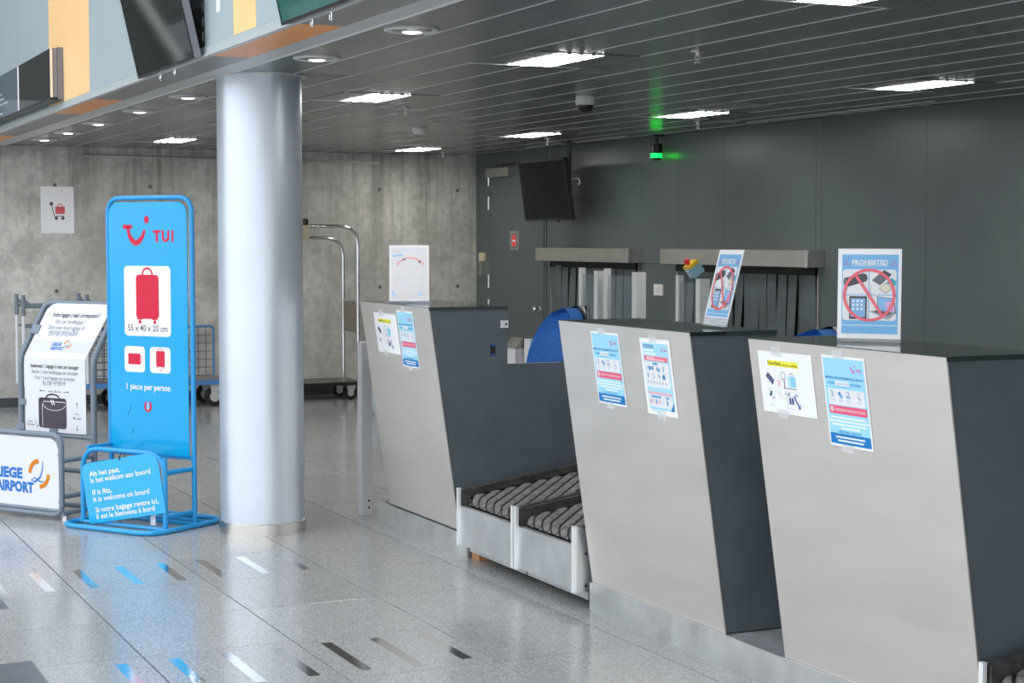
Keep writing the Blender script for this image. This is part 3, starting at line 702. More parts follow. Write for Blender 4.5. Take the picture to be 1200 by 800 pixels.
def items_chart(y, s, w, h, label):
    t, F = sheet(y, s, w, h, .45, label)
    b = .020
    F.rect('pale_blue_field', (.40, .74, .90), b, b - .003, w - b + .004, h - b - .002, 1)
    F.rect('deep_blue_field', (.10, .32, .58), .024, .024, .105, .037, 2); F.text('white_lettering', (.7, .8, .9), 'ONTDEK VOOR', .028, .0345, .100, .010, 3)
    F.rect('white_lettering', (.85, .9, .93), .026, .042, .105, .0495, 2); F.rect('white_lettering', (.85, .9, .93), .026, .055, .125, .062, 2)
    smile(F, w * .68, .030, .045, (.65, .10, .40), 3)
    F.rect('red_bar', (.88, .18, .25), .024, .068, w - .026, .087, 2, .003); F.rect('white_lettering', (.95, .75, .78), .042, .0715, .10, .0755, 3); F.rect('white_lettering', (.95, .75, .78), .040, .079, w - .05, .0825, 3); F.disc('pictogram', (.5, .1, .3), .033, .0775, .005, .007, 3)
    F.rect('white_field', WH, .024, .092, w - .024, .190, 2, .003)
    F.rect('deep_blue_field', (.10, .32, .58), .086, .093, .122, .102, 3)
    I = (.05, .25, .50)
    for u, d, a, c_ in ((.036, .110, .004, .010), (.050, .108, .012, .016), (.064, .108, .006, .016), (.074, .108, .013, .014), (.112, .108, .008, .018), (.124, .113, .011, .013), (.160, .104, .006, .022)): F.rect('pictogram', I, u, d, u + a, d + c_, 3, .002)
    F.rect('pictogram', I, .038, .135, .045, .154, 3, .002); F.arc('pictogram', I, .080, .146, .008, -140, 120, .003, 3); F.poly('pictogram', I, [(.115, .136), (.121, .135), (.134, .152), (.126, .153)], 3); F.disc('pictogram', I, .161, .146, .011, .011, 3)
    for q in range(7): F.disc('small_print', (.35, .35, .45), .036 + q * .0225, .171, .0035, .006, 3)
    F.text('white_lettering', WH, 'MET DEZE UITZONDERING', .042, .205, w - .055, .0085, 2, .006)
    F.rect('red_bar', (.90, .40, .45), .026, .209, w - .026, .217, 2)
    F.rect('white_field', WH, .026, .221, w - .026, .268, 2, .003)
    F.rect('deep_blue_field', (.15, .36, .60), .045, .2225, .120, .2315, 3); F.rect('deep_blue_field', (.15, .36, .60), .158, .2225, .180, .2315, 3)
    for u, cc in ((.035, (.6, .2, .4)), (.057, (.6, .6, .7)), (.078, (.15, .25, .6)), (.101, (.75, .4, .6)), (.128, (.6, .7, .8)), (.160, (.05, .25, .5))): F.rect('pictogram_%s' % ('red' if cc[0] > .5 else 'blue'), cc, u, .237, u + .010, .255, 3, .002)
    F.poly('deep_blue_field', (.02, .20, .50), [(w - .018, h - .056), (w - .018, h - .022), (w - .046, h - .022)], 3)
    F.rect('pale_print', (.25, .55, .78), .04, .274, .15, .276, 2); F.rect('pale_print', (.25, .55, .78), .036, .281, .14, .283, 2)
    F.done()
powerbank(8.782, .053, .335, .215, 'landscape white notice with yellow title taped on the far desk')
luggage_info(8.430, .028, .228, .298, 'light blue luggage information poster taped on the far desk')
luggage_info(6.230, .030, .238, .298, 'light blue luggage information poster on the middle desk, upper left', .4)
items_chart(5.823, .036, .230, .299, 'white-bordered chart of small item pictures, right poster on the middle desk')
powerbank(4.990, .036, .316, .212, 'landscape white notice with yellow title taped on the nearest desk')
luggage_info(4.616, .028, .230, .298, 'light blue luggage information poster taped on the nearest desk')

# ---- sign holders standing on the counters
def prohibited(F, w, h, pale=False):
    bl = (.20, .48, .78) if not pale else (.72, .80, .88)  # the pale version has overexposed light put into its colours
    F.rect('blue_field', bl, .014, .018, w - .010, h - .016, 1)
    if pale: F.rect('white_field', WH, .012, .015, w - .008, h - .012, 2)
    if not pale:
        F.text('white_lettering', WH, 'PROHIBITED', .047, .051, .168, .0215, 3, .04); F.rect('white_lettering', WH, .047, .0535, .168, .0555, 3)
        for u in (.030, .188):
            F.stroke('red_triangle', (.55, .15, .40), [(u - .012, .054), (u, .033), (u + .012, .054), (u - .012, .054)], .002, 3); F.rect('red_triangle', (.55, .15, .40), u - .001, .041, u + .001, .049, 3)
    for q, (u0, d0, u1, d1) in enumerate(((.017, .067, .1035, .150), (.1065, .067, .196, .150), (.017, .153, .1035, .236), (.1065, .153, .196, .236))):
        if not pale: F.rect('white_field', WH, u0, d0, u1, d1, 2, .010)
    if pale:
        F.stroke('overexposed_print', (.55, .75, .92), [(.02, .05), (.06, .025), (.12, .02), (.19, .035)], .003, 4); F.poly('overexposed_print', (.35, .65, .95), [(.01, .055), (.04, .052), (.07, .045), (.075, .055), (.02, .062)], 4)
        F.poly('overexposed_print', (.5, .72, .93), [(.012, .24), (.03, .255), (.035, .27), (.012, .27)], 4); F.poly('overexposed_print', (.6, .78, .93), [(.15, .25), (.175, .245), (.18, .268), (.155, .27)], 4)
        F.arc('overexposed_ring', (.92, .45, .48), .112, .155, .088, 215, 325, .009, 5, 16); F.arc('overexposed_ring', (.95, .75, .76), .112, .155, .088, 100, 215, .004, 5, 16)
        F.stroke('overexposed_ring', (.95, .78, .8), [(.065, .10), (.12, .20)], .004, 5)
        for u, d in ((.04, .17), (.13, .17)): F.stroke('overexposed_print', (.65, .70, .78), [(u, d), (u + .045, d), (u + .045, d + .06), (u, d + .06), (u, d)], .002, 4)
        F.poly('overexposed_print', (.25, .2, .22), [(.07, .075), (.085, .068), (.09, .074), (.074, .084)], 6); F.poly('overexposed_print', (.25, .2, .22), [(.155, .085), (.168, .08), (.168, .094), (.158, .096)], 6)
    else:
        F.poly('device_print', (.09, .09, .10), [(.019, .103), (.024, .096), (.085, .080), (.096, .083), (.101, .096), (.097, .106), (.035, .125), (.023, .122)], 4); F.disc('device_print', (.16, .16, .17), .027, .112, .007, .012, 5)
        F.poly('device_print', (.08, .085, .11), [(.115, .103), (.155, .069), (.181, .083), (.142, .119)], 4); F.poly('device_print', (.16, .17, .20), [(.118, .103), (.140, .085), (.163, .097), (.141, .115)], 5)
        F.poly('phone_print', (.05, .40, .45), [(.162, .112), (.180, .094), (.196, .106), (.192, .122)], 4); F.poly('phone_print', (.75, .70, .55), [(.140, .128), (.160, .112), (.182, .128), (.160, .145)], 6)
        F.poly('phone_print', (.15, .15, .2), [(.138, .129), (.160, .1105), (.184, .128), (.160, .147)], 5); F.arc('device_print', (.55, .55, .6), .128, .135, .018, 40, 220, .0025, 4)
        F.rect('device_print', (.06, .065, .07), .040, .156, .099, .232, 3); F.rect('screen_print', (.25, .45, .70), .045, .163, .094, .225, 4)
        for a in range(3):
            for b in range(3): F.rect('icon_print', (.75, .82, .92), .050 + a * .014, .168 + b * .013, .058 + a * .014, .176 + b * .013, 5, .002)
        F.poly('screen_print', (.25, .50, .80), [(.133, .158), (.188, .164), (.194, .209), (.140, .200)], 4); F.poly('screen_print_pink', (.72, .40, .68), [(.160, .175), (.188, .168), (.193, .207), (.165, .203)], 5)
        F.poly('device_print', (.07, .07, .09), [(.131, .156), (.190, .1625), (.1965, .211), (.138, .202)], 3)
        F.poly('device_print', (.38, .38, .42), [(.107, .205), (.139, .200), (.196, .211), (.170, .233)], 4); F.poly('device_print', (.10, .10, .12), [(.118, .206), (.140, .202), (.185, .211), (.165, .219)], 5)
        F.arc('red_ring', (.86, .16, .20), .106, .152, .083, 0, 360, .0095, 7, 40); F.stroke('red_ring', (.86, .16, .20), [(.060, .085), (.150, .218)], .0095, 7)
        F.rect('white_line', (.75, .85, .93), .01, .251, w - .008, .2535, 3)
    F.done()
def holder(base, ang, lean, label, pale=False, curve=0.0):
    # base = centre of the foot line on the counter; ang = direction of the right-hand edge in plan
    bx = V3(base); U = V3((math.cos(ang), math.sin(ang), 0)); Nn = U.cross(V3((0, 0, 1))).normalized()      # Nn faces the reader
    w, h = .212, .300
    t = thing('sign_holder', tuple(bx), label, 'sign holder')
    up = (V3((0, 0, 1)) * math.cos(lean) - Nn * math.sin(lean)).normalized(); Nf = U.cross(up).normalized()
    o = bx - U * (w / 2) + V3((0, 0, .008))
    M().obox(o - Nf * .0015, U * w, up * (h + .002), -Nf * .002).build('acrylic_back', ACRYL, t)
    ft = M()
    if curve: 
        pr = fillet([o + up * .03 + Nf * .0, o - up * .002, o + Nf * .035 - V3((0, 0, .006))], .02, 5)
    else: pr = [o, o - V3((0, 0, .006)), o - V3((0, 0, .006)) - Nn * .07]
    vs_ = []
    for p in pr: vs_ += [p, p + U * w]
    ft.add(vs_ + [V3(p) + V3((0, 0, -.0015)) for p in vs_], [(2 * i, 2 * i + 1, 2 * i + 3, 2 * i + 2) for i in range(len(pr) - 1)] + [(2 * len(pr) + 2 * i, 2 * len(pr) + 2 * i + 2, 2 * len(pr) + 2 * i + 3, 2 * len(pr) + 2 * i + 1) for i in range(len(pr) - 1)])
    ft.build('acrylic_foot', ACRYL, t)
    s = o + up * (.004 if not curve else .02); hh = h - .004 if not curve else h - .02
    M().obox(s, U * w, up * hh, -Nf * .0008).build('paper_sheet', PAPER, t)
    tl = s + up * hh
    prohibited(Face(tl + Nf * .0002, U, -up, t), w, hh, pale)
    if pale: M().obox(o - U * .012 - V3((0, 0, .007)), U * (w + .024), V3((0, 0, .007)), -Nf * .02).build('foot_rail', mat('blue_grey_strip', (.30, .36, .48), .3), t)
    return t
holder((3.471, 4.658, 1.2585), math.atan2(-.168, .139), R(1), 'clear stand with blue PROHIBITED sign on the nearest desk')
holder((3.500, 5.672, 1.2585), math.atan2(-.99, -.11), R(14), 'clear leaning stand with blue PROHIBITED sign on the middle desk', curve=1)
holder((3.372, 8.545, 1.2585), math.atan2(-.45, .9), R(1), 'sign printed pale as if overexposed, in a clear stand on the far desk', pale=True)

# ---- upright metal post by the far desk
t = thing('metal_post', (3.42, 9.36, 0), 'plain upright metal post standing left of the far desk', 'post')
M().box(3.385, 3.445, 9.325, 9.40, 0, 1.005).build('post_body', mat('satin_metal', (.74, .73, .72), .45, .45), t)
for z in (.045, .085): M().lathe((3.425, 9.325, z), [(.007, 0), (.007, .0015)], 10, (0, -1, 0)).build('screw_hole', BLACK, t)

# ---- grey bin seen between post and desk
t = thing('storage_bin', (5.62, 14.75, 0), 'pale grey plastic bin on the floor behind the far desk', 'bin')
M().lathe((5.62, 14.75, 0), [(.14, 0), (.15, .01), (.19, .30), (.20, .31), (.18, .31), (.14, .02)], 20).build('tub', mat('pale_bin', (.50, .58, .62), .4), t)

# ---- blue office chairs behind the desks
def chair(x, y, label):
    t = thing('office_chair', (x, y, 0), label, 'chair', 'blue office chairs behind the desks')
    def shell(off, grow):
        m = M(); nu, nv = 14, 14; vs_ = []
        for j in range(nv + 1):
            s = j / nv
            z = .76 + s * .425
            hw = (.235 + grow) * (1 - max(0, (s - .35) / .65) ** 2.6) ** .5 * (1 - .10 * max(0, .35 - s) / .35) if s < 1 else 0.0
            hw = max(hw, .02)
            lean = .05 * s + .07 * s * s
            for i in range(nu + 1):
                a = -1 + 2 * i / nu
                wrap = -.13 * a * a * (1 - .3 * s)
                vs_.append((x + .10 + lean + wrap + off + .03 * (1 - (1 - a * a) ** .5) * (1 if off else 0), y + a * hw, z + (grow if j == nv else 0)))
        fs = [(j * (nu + 1) + i, j * (nu + 1) + i + 1, (j + 1) * (nu + 1) + i + 1, (j + 1) * (nu + 1) + i) for j in range(nv) for i in range(nu)]
        return vs_, fs
    fv, ff = shell(0, 0); bv, bf = shell(.05, .0)
    m = M(); n0 = len(fv); m.add(fv + bv, ff + [tuple(n0 + i for i in f[::-1]) for f in ff], True)
    # close the rim
    nu = 14; nv = 14; rim = [i for i in range(nu + 1)] + [j * (nu + 1) + nu for j in range(1, nv + 1)] + [nv * (nu + 1) + i for i in range(nu - 1, -1, -1)] + [j * (nu + 1) for j in range(nv - 1, 0, -1)]
    for q in range(len(rim)):
        a, b = rim[q], rim[(q + 1) % len(rim)]; m.f.append((a, n0 + a, n0 + b, b)); m.sm.append(True)
    m.build('backrest', FABRIC, t)
    sv, sf = shell(.053, .012); s2, _ = shell(.072, .012); m = M(); n1 = len(sv); m.add(sv + s2, sf + [tuple(n1 + i for i in f[::-1]) for f in sf], True)
    for q in range(len(rim)):
        a, b = rim[q], rim[(q + 1) % len(rim)]; m.f.append((a, n1 + a, n1 + b, b)); m.sm.append(True)
    m.build('back_shell', BLACK, t)
    pts = []
    for k in range(24):
        a = 2 * math.pi * k / 24; pts.append((x - .13 + .24 * math.copysign(abs(math.cos(a)) ** .6, math.cos(a)), y + .21 * math.copysign(abs(math.sin(a)) ** .6, math.sin(a)), .60))
    M().prism(pts, (0, 0, .08), True).build('seat', FABRIC, t)
    M().box(x + .08, x + .24, y - .03, y + .03, .57, .595).build('back_arm', BLACK, t); M().tube([(x + .22, y, .58), (x + .24, y, .85)], .02, 8).build('back_arm', BLACK, t)
    M().lathe((x - .1, y, 0), [(.03, .10), (.03, .35), (.02, .35), (.02, .60)], 14).build('gas_column', BLACK, t)
    for k in range(5):
        a = 2 * math.pi * k / 5; px, py_ = x - .1 + .22 * math.cos(a), y + .22 * math.sin(a)
        l = M().tube([(x - .1, y, .11), (px, py_, .075)], .018, 8).build('base_leg', BLACK, t)
        M().lathe((px - .012 * math.sin(a), py_ + .012 * math.cos(a), .028), [(.028, -.012), (.028, .012)], 14, (-math.sin(a), math.cos(a), 0)).build('castor', BLACK, l)
chair(4.49, 9.20, 'blue-backed office chair showing above the middle desk, left end')
chair(4.44, 6.54, 'blue office chair of which only the top shows, behind the nearest desk')

# ---- plexiglass guards and the emergency stop
def guard(y0, y1, w1, label, x=6.2, top=1.365, screw=False):
    t = thing('plexiglass_guard', (x, (y0 + y1) / 2, 0), label, 'guard')
    M().box(x - .02, x + .02, y1 - .04, y1, 0, top + .01).build('post', LIP, t)
    M().box(x - .03, x + .05, y0, y0 + w1, 0, top - .01).build('post', LIP, t)
    M().box(x - .004, x + .004, y0 + w1, y1 - .04, .5, top - .04).build('clear_panel', PLEXI, t)
guard(11.70, 12.035, .06, 'narrow clear guard between metal posts, the left of the close pair')
guard(11.085, 11.615, .07, 'wider clear guard between metal posts, the right of the close pair')
guard(10.19, 10.535, .055, 'clear guard carrying the yellow emergency stop box', top=1.335)
t = thing('emergency_stop', (6.19, 10.225, 1.345), 'tilted yellow and pale blue emergency stop box with red button', 'emergency stop')
rv, uv, cvv = V3((.9066, -.4219, 0)), V3((0, 0, 1)), V3((-.4219, -.9066, 0))
e1 = (rv * .76 + uv * .60 - cvv * .28).normalized(); e2 = rv * .62 - uv * .78 - cvv * .20; e2 = (e2 - e1 * e2.dot(e1)).normalized(); e3 = e1.cross(e2).normalized()
if e3.dot(cvv) > 0: e3 = -e3
c0 = V3((6.185, 10.295, 1.390)); s_ = .090; o_ = c0 - e1 * s_ / 2 - e2 * s_ / 2 - e3 * s_ / 2
M().obox(o_ + e2 * .017, e1 * s_, e2 * (s_ - .017), e3 * s_).build('box', PBLUE, t)
M().obox(o_ - e2 * .006, e1 * s_, e2 * .0225, e3 * s_).build('yellow_lid', YEL, t)
M().lathe(c0 - e2 * (s_ / 2 + .006) - e1 * .012, [(.013, 0), (.013, .012), (.021, .014), (.021, .036), (.016, .040)], 16, -e2).build('button', RED, t)
for q in (-.018, .02): M().lathe(c0 - e1 * (s_ / 2) + e2 * q, [(.011, 0), (.011, .003)], 12, -e1).build('port_cap', WHITE, t)
# low steel end posts seen through the gap above the conveyors
t = thing('conveyor_end', (6.0, 12.86, 0), 'low metal conveyor end with a sloped dark cap behind the far desk', 'conveyor end')
M().box(5.97, 6.03, 12.765, 12.96, 0, .70).build('body', WHITE, t)
M().prism([(5.96, 12.755, .70), (6.05, 12.755, .70), (6.05, 12.755, .785), (6.03, 12.755, .785)], (0, .215, 0)).build('sloped_cap', STEELD, t)
M().box(6.032, 6.07, 12.755, 12.80, 0, .78).build('edge_profile', STEEL2, t)
solo(M().box(5.98, 6.03, 12.50, 12.615, 0, .79), 'white_post', WHITE, (6, 12.55, 0), 'short white post just left of the blue office chair', 'post')

# ---- ceiling fittings
t = thing('dome_camera', (4.92, 9.50, ZC), 'white ceiling dome camera with dark bubble', 'camera')
M().lathe((4.92, 9.50, ZC), [(.055, 0), (.058, -.012), (.060, -.014), (.060, -.052), (.054, -.056)], 28).build('housing', WPLAST, t)
M().lathe((4.92, 9.50, ZC - .056), [(.052, 0), (.050, -.02), (.040, -.036), (.022, -.047), (.004, -.050)], 24).build('bubble', SCREEN, t)
t = thing('smoke_detector', (5.13, 12.78, ZC), 'white smoke detector on the ceiling right of the column', 'smoke detector')
M().lathe((5.13, 12.78, ZC), [(.055, 0), (.058, -.02), (.056, -.028)], 24).build('base', WPLAST, t)
M().lathe((5.13, 12.78, ZC), [(.045, -.029), (.042, -.046), (.028, -.05)], 24).build('sensor_head', WPLAST, t)
for i, (x, y) in enumerate(((4.229, 7.015), (4.224, 10.763), (6.676, 13.599), (6.731, 11.159), (6.756, 16.177))):
    lb = ['sprinkler head nearest the top of the photo, right of the dome camera', 'sprinkler head above the smoke detector', 'sprinkler head just left of the television pole', 'sprinkler head under the recessed light beside the green beacon', 'sprinkler head closest to the concrete wall'][i]
    t = thing('sprinkler_head', (x, y, ZC), lb, 'sprinkler', 'ceiling sprinklers')
    M().lathe((x, y, ZC), [(.036, 0), (.034, -.005), (.014, -.007)], 20).build('escutcheon', STEELD, t)
    b = M().lathe((x, y, ZC), [(.012, -.007), (.012, -.020)], 10); b.tube([(x - .012, y, ZC - .02), (x - .014, y, ZC - .038), (x, y, ZC - .052)], .0035, 6); b.tube([(x + .012, y, ZC - .02), (x + .014, y, ZC - .038), (x, y, ZC - .052)], .0035, 6); b.build('frame', STEELD, t)
    M().lathe((x, y, ZC), [(.003, -.02), (.003, -.05), (.018, -.052), (.018, -.055)], 12).build('deflector', STEELD, t)
t = thing('signal_beacon', (7.31, 12.80, ZC), 'black hanging beacon with a lit green band', 'beacon')
bx_, by_ = 7.31, 12.80
m = M(); m.box(bx_ - .05, bx_ + .05, by_ - .05, by_ + .05, ZC - .012, ZC); m.tube([(bx_, by_, ZC - .012), (bx_, by_, ZC - .075)], .018, 10); m.build('bracket', BLACK, t)
M().lathe((bx_, by_, 0), [(.050, 2.405), (.052, 2.395), (.052, 2.325), (.047, 2.323)], 24).build('housing', BLACK, t)
M().lathe((bx_, by_, 0), [(.047, 2.322), (.047, 2.290)], 24).build('green_band', GREENL, t)
M().lathe((bx_, by_, 0), [(.050, 2.289), (.050, 2.272), (.03, 2.268)], 24).build('end_cap', BLACK, t)

# ---- hanging television
t = thing('television', (7.05, 14.32, 2.05), 'black flat television hanging tilted from a ceiling pole', 'television')
pB = V3((7.07, 14.89, 1.77)); uY = V3((0, -.97, 0)); upT = V3((-.075, .015, .565)); nrm = uY.cross(upT).normalized()
M().obox(pB, uY, upT, -nrm * .045).build('casing', BLACK, t)
e = .02; uu = uY.normalized(); pp = upT.normalized()
M().obox(pB + uu * e + pp * e + nrm * .0003, uY - uu * 2 * e, upT - pp * 2 * e, nrm * .0015).build('screen', TVS, t)
m = M(); m.tube([(7.10, 14.03, 2.47), (7.10, 14.03, 1.95)], .022, 12); m.box(7.075, 7.125, 13.9, 14.4, 2.0, 2.1); m.box(7.05, 7.15, 13.98, 14.06, ZC - .012, ZC - .001); m.build('ceiling_pole', HALLDK, t)
M().tube(fillet([(7.11, 14.0, 2.14), (7.12, 13.88, 2.15), (7.13, 13.86, 2.10), (7.13, 14.0, 2.07)], .04), .004, 6).build('cable', WHITE, t)
M().box(7.003, 7.025, 14.05, 14.10, 1.757, 1.768).build('sensor', BLACK, t)

# ---- signs on the fascia
t = thing('wall_display', (2.1, 13.0, 2.55), 'dark glass display board with white text at the left edge', 'display')
M().box(2.115, 2.150, 11.895, 15.3, 2.556, 2.885).build('casing', mat('display_side', (.25, .23, .25), .4), t)
M().box(2.105, 2.114, 13.245, 15.3, 2.553, 2.882).build('text_panel', mat('slate_glass', (.10, .15, .20), .10, spec=.6), t)
M().box(2.105, 2.114, 11.89, 13.238, 2.553, 2.882).build('glass_panel', SCREEN, t)
m = M(); m.box(2.100, 2.116, 13.237, 13.246, 2.553, 2.882); m.box(2.100, 2.116, 11.882, 11.89, 2.553, 2.882); m.build('bright_edge', CHROME, t)
M().box(2.151, 2.189, 11.885, 15.3, 2.54, 2.89).build('back_plate', BEZEL, t)
M().box(2.10, 2.18, 11.9, 15.3, 2.537, 2.552).build('bottom_ledge', BLACK, t)
F = Face((2.105, 15.25, 2.882), (0, -1, 0), (0, 0, -1), t)
for wd, d, u1 in (('Dakterrasse', .155, 1.24), ('Restaurant boven', .195, 1.33), ('Restaurant à la Terrasse', .235, 1.51), ('Openings', .305, 1.25)):
    F.text('white_lettering', WH, wd, u1 - len(wd) * .05, d, u1, .032, 1)
F.done()
def fascia_screen(y0, y1, h, lean, mt, label, lines):
    x0, z0 = 2.13, 2.466
    t = thing('tilted_screen', (x0, (y0 + y1) / 2, z0), label, 'screen')
    U = V3((0, -1, 0)); upv = V3((-math.sin(lean), 0, math.cos(lean))); N_ = U.cross(upv).normalized(); W = y1 - y0
    o = V3((x0, y1, z0)); th = .035
    M().obox(o, U * W, upv * h, -N_ * th).build('casing', BEZEL, t)
    M().obox(o + N_ * .0005 + upv * .012 + U * .01, U * (W - .02), upv * (h - .024), N_ * .003).build('glass', mt, t)
    b = M(); b.obox(o + N_ * .0005, U * W, upv * .012, N_ * .005); b.obox(o + N_ * .0005, U * .010, upv * h, N_ * .005); b.obox(o + N_ * .0005 + U * (W - .010), U * .010, upv * h, N_ * .005); b.build('bezel', BLACK, t)
    for q in lines:
        p = o + U * (W * q) - N_ * .015
        M().tube([p, p - V3((0, 0, .014)), p - V3((0, .011, .020)), p - V3((0, .011, .040)), p - V3((0, 0, .047)), p - V3((0, -.011, .040)), p - V3((0, -.011, .024))], .0028, 6).build('hook', CHROME, t)
    ch = M()
    for k in range(6): ch.lathe((2.165, y0 - .03, z0 + .1 + k * .07), [(.002, -.024), (.005, -.014), (.005, .014), (.002, .024)], 8)
    ch.build('hanging_chain', BLACK, t)
    for zz in (.12, .40):
        if zz < h: M().box(x0 - .02, 2.19, y0 + W * .3, y0 + W * .7, z0 + zz, z0 + zz + .05).build('wall_bracket', BLACK, t)
    return t
fascia_screen(8.19, 9.37, .70, R(12.5), SCREEN, 'big tilted screen with grey frame above the blue stand', (.36, .62))
fascia_screen(5.60, 6.785, .70, R(12), SCREEN_REFL, 'tilted screen with a painted green reflection, cut by the top edge, right of the column', (.28, .47))

# ---- sheet with red cart on the concrete wall
t = thing('wall_notice', (3.017, 16.79, 1.655), 'white laminated sheet with a red luggage cart on the concrete wall', 'notice')
M().box(2.862, 3.172, 16.792, 16.798, 1.655, 2.10).build('sheet', PAPER, t)
F = Face((2.862, 16.792, 2.10), (1, 0, 0), (0, 0, -1), t)
F.rect('red_case', (.72, .12, .14), .135, .190, .225, .262, 1, .008); F.arc('red_case', (.72, .12, .14), .18, .188, .022, 180, 360, .008, 1)
F.stroke('cart_print', (.12, .12, .14), [(.098, .165), (.125, .282), (.215, .282)], .008, 1); F.disc('cart_print', (.08, .08, .09), .098, .165, .018, .018, 1); F.disc('cart_print', (.08, .08, .09), .143, .302, .016, .016, 1); F.disc('cart_print', (.08, .08, .09), .205, .302, .016, .016, 1)
F.done()

# ---- blue baggage-size stand
A = V3((.565, -.825, 0)); B = V3((.825, .565, 0)); Z = V3((0, 0, 1)); FL0 = V3((1.867, 9.735, 0))
def P(u, w, z): return FL0 + A * u + B * w + Z * z
t = thing('baggage_size_stand', tuple(P(.3, .15, 0)), 'tall bright blue baggage size stand with red suitcase board', 'stand')
r = .0145
m = M(); m.tube(fillet([P(-.04, -.15, r), P(.65, -.15, r), P(.65, .46, r), P(-.04, .46, r)], .12, 6, True), r, 10, True)
m.build('base_loop', BLUE, t)
for w in (.0, .228, .33): M().tube([P(-.04, w, r), P(.65, w, r)], r * .8, 8).build('base_bar', BLUE, t)
M().tube(fillet([P(0, 0, 0.02), P(0, 0, .43), P(.61, 0, .43), P(.61, 0, .02)], .13, 7), r, 10).build('front_hoop', BLUE, t)
M().tube([P(.61, 0, .02), P(.61, 0.0, .41)], r * .98, 10).build('front_post', BLUE, t)
M().tube(fillet([P(0, .228, .02), P(0, .228, 1.83), P(.62, .228, 1.83), P(.62, .228, .02)], .09, 7), r, 10).build('tall_hoop', BLUE, t)
for z in (.085, .325):
    for u in (0, .61): M().tube([P(u, 0, z), P(u, .228, z)], r, 10).build('side_rail', BLUE, t)
M().tube([P(0, .228, .385), P(.62, .228, .385)], r * .9, 8).build('cross_bar', BLUE, t)
M().tube([P(.02, .02, .43), P(.02, .228, .43)], r * .8, 8).build('side_rail', BLUE, t)
m = M(); bw0, bw1, bz0, bz1 = .022, .600, .392, 1.806
pts = []
for u, z, a0 in ((bw1 - .07, bz1 - .07, 0), (bw0 + .07, bz1 - .07, 90)):
    for k in range(7): a = R(a0 + 15 * k); pts.append(P(u + .07 * math.cos(a), .214, z + .07 * math.sin(a)))
pts += [P(bw0, .214, bz0), P(bw1, .214, bz0)]
m.prism(pts, -B * .006).build('board', BLUEB, t)
F = Face(P(0, .2076, 1.83), A, -Z, t)
def zz(z): return 1.83 - z
smile(F, .131, zz(1.708), .362, RD, 1)
F.rect('white_field', WH, .135, zz(1.449), .480, zz(1.055), 1, .025)
F.rect('red_suitcase', RD, .224, zz(1.400), .394, zz(1.152), 2, .022); F.arc('red_suitcase', RD, .309, zz(1.400), .036, 180, 360, .011, 2)
for u in (.252, .362): F.disc('red_suitcase', RD, u, zz(1.135), .011, .011, 2); F.rect('red_suitcase', RD, u - .02, zz(1.155), u + .02, zz(1.147), 2)
F.text('lettering_dark', BK, '55 x 40 x 20 cm', .160, zz(1.083), .455, .050, 2, .006)
for u0, u1 in ((.131, .284), (.322, .474)): F.rect('white_field', WH, u0, zz(.996), u1, zz(.850), 1, .022)
F.rect('lying_suitcase', RD, .160, zz(.955), .252, zz(.893), 2, .008); F.arc('lying_suitcase', RD, .254, zz(.924), .013, -90, 90, .004, 2, rd=.017)
for z in (.945, .903): F.rect('lying_suitcase', RD, .153, zz(z) - .002, .160, zz(z) + .002, 2)
F.rect('upright_suitcase', RD, .368, zz(.975), .432, zz(.885), 2, .008); F.arc('upright_suitcase', RD, .400, zz(.976), .017, 180, 360, .004, 2, rd=.013)
for u in (.380, .421): F.disc('upright_suitcase', RD, u, zz(.880), .004, .004, 2)
F.stroke('tick', (.5, .5, .5), [(.200, zz(.870)), (.205, zz(.864)), (.216, zz(.878))], .003, 2)
F.stroke('cross', (.75, .1, .15), [(.390, zz(.876)), (.412, zz(.858))], .003, 2); F.stroke('cross', (.75, .1, .15), [(.412, zz(.876)), (.390, zz(.858))], .003, 2)
for q, c_ in ((.05, .28), ): pass
F.text('white_lettering', WH, '1 piece per person', .145, zz(.752), .470, .050, 1, .018)
F.arc('emblem_small', RD, .303, zz(.660), .022, -60, 240, .013, 1, 18, rd=.026); F.rect('emblem_small', WH, .300, zz(.680), .306, zz(.642), 2); F.poly('emblem_small', WH, [(.295, zz(.648)), (.311, zz(.648)), (.303, zz(.636))], 2)
F.stroke('scratch', (.02, .12, .35), [(.180, zz(.66)), (.150, zz(.60))], .003, 1); F.stroke('scratch', (.02, .12, .35), [(.195, zz(.53)), (.182, zz(.50))], .004, 1)
F.done()
# the loose sign hanging askew on the front hoop
ph = R(11); Ur = (A * math.cos(ph) + Z * math.sin(ph)).normalized(); Dr = (A * math.sin(ph) - Z * math.cos(ph)).normalized()
o = P(.003, -.020, .335)
t = thing('hanging_sign', tuple(o), 'light blue trilingual sign hanging askew on the blue stand', 'sign')
w, h = .575, .338; pts = []
for u, d, a0 in ((w - .07, .07, 270), (w - .01, h - .01, 0), (.01, h - .01, 90), (.05, .05, 180)):
    rr = .07 if a0 == 270 else (.05 if a0 == 180 else .01)
    for k in range(6): a = R(a0 + 18 * k); pts.append(o + Ur * (u + rr * math.cos(a)) + Dr * (d + rr * math.sin(a)))
M().prism(pts, B * .004).build('sign_board', mat('sky_blue_sheet', (.02, .39, .70), .26, coat=.2), t)
F = Face(o - B * .0006, Ur, Dr, t)
for s_, u, d, e_ in (('Als het past,', .055, .085, .29), ('Is het welkom aan boord', .058, .128, .510), ('If it fits,', .058, .205, .205), ('It is welcome on board', .058, .250, .480), ('Si votre bagage rentre ici,', .060, .318, .535), ('il est le bienvenu à bord', .060, .360, .500)):
    F.text('lettering', WH, s_, u, d * .875, e_, .041, 1, .017)
F.done()
tp = o + Ur * .30 + Dr * .012 - B * .002
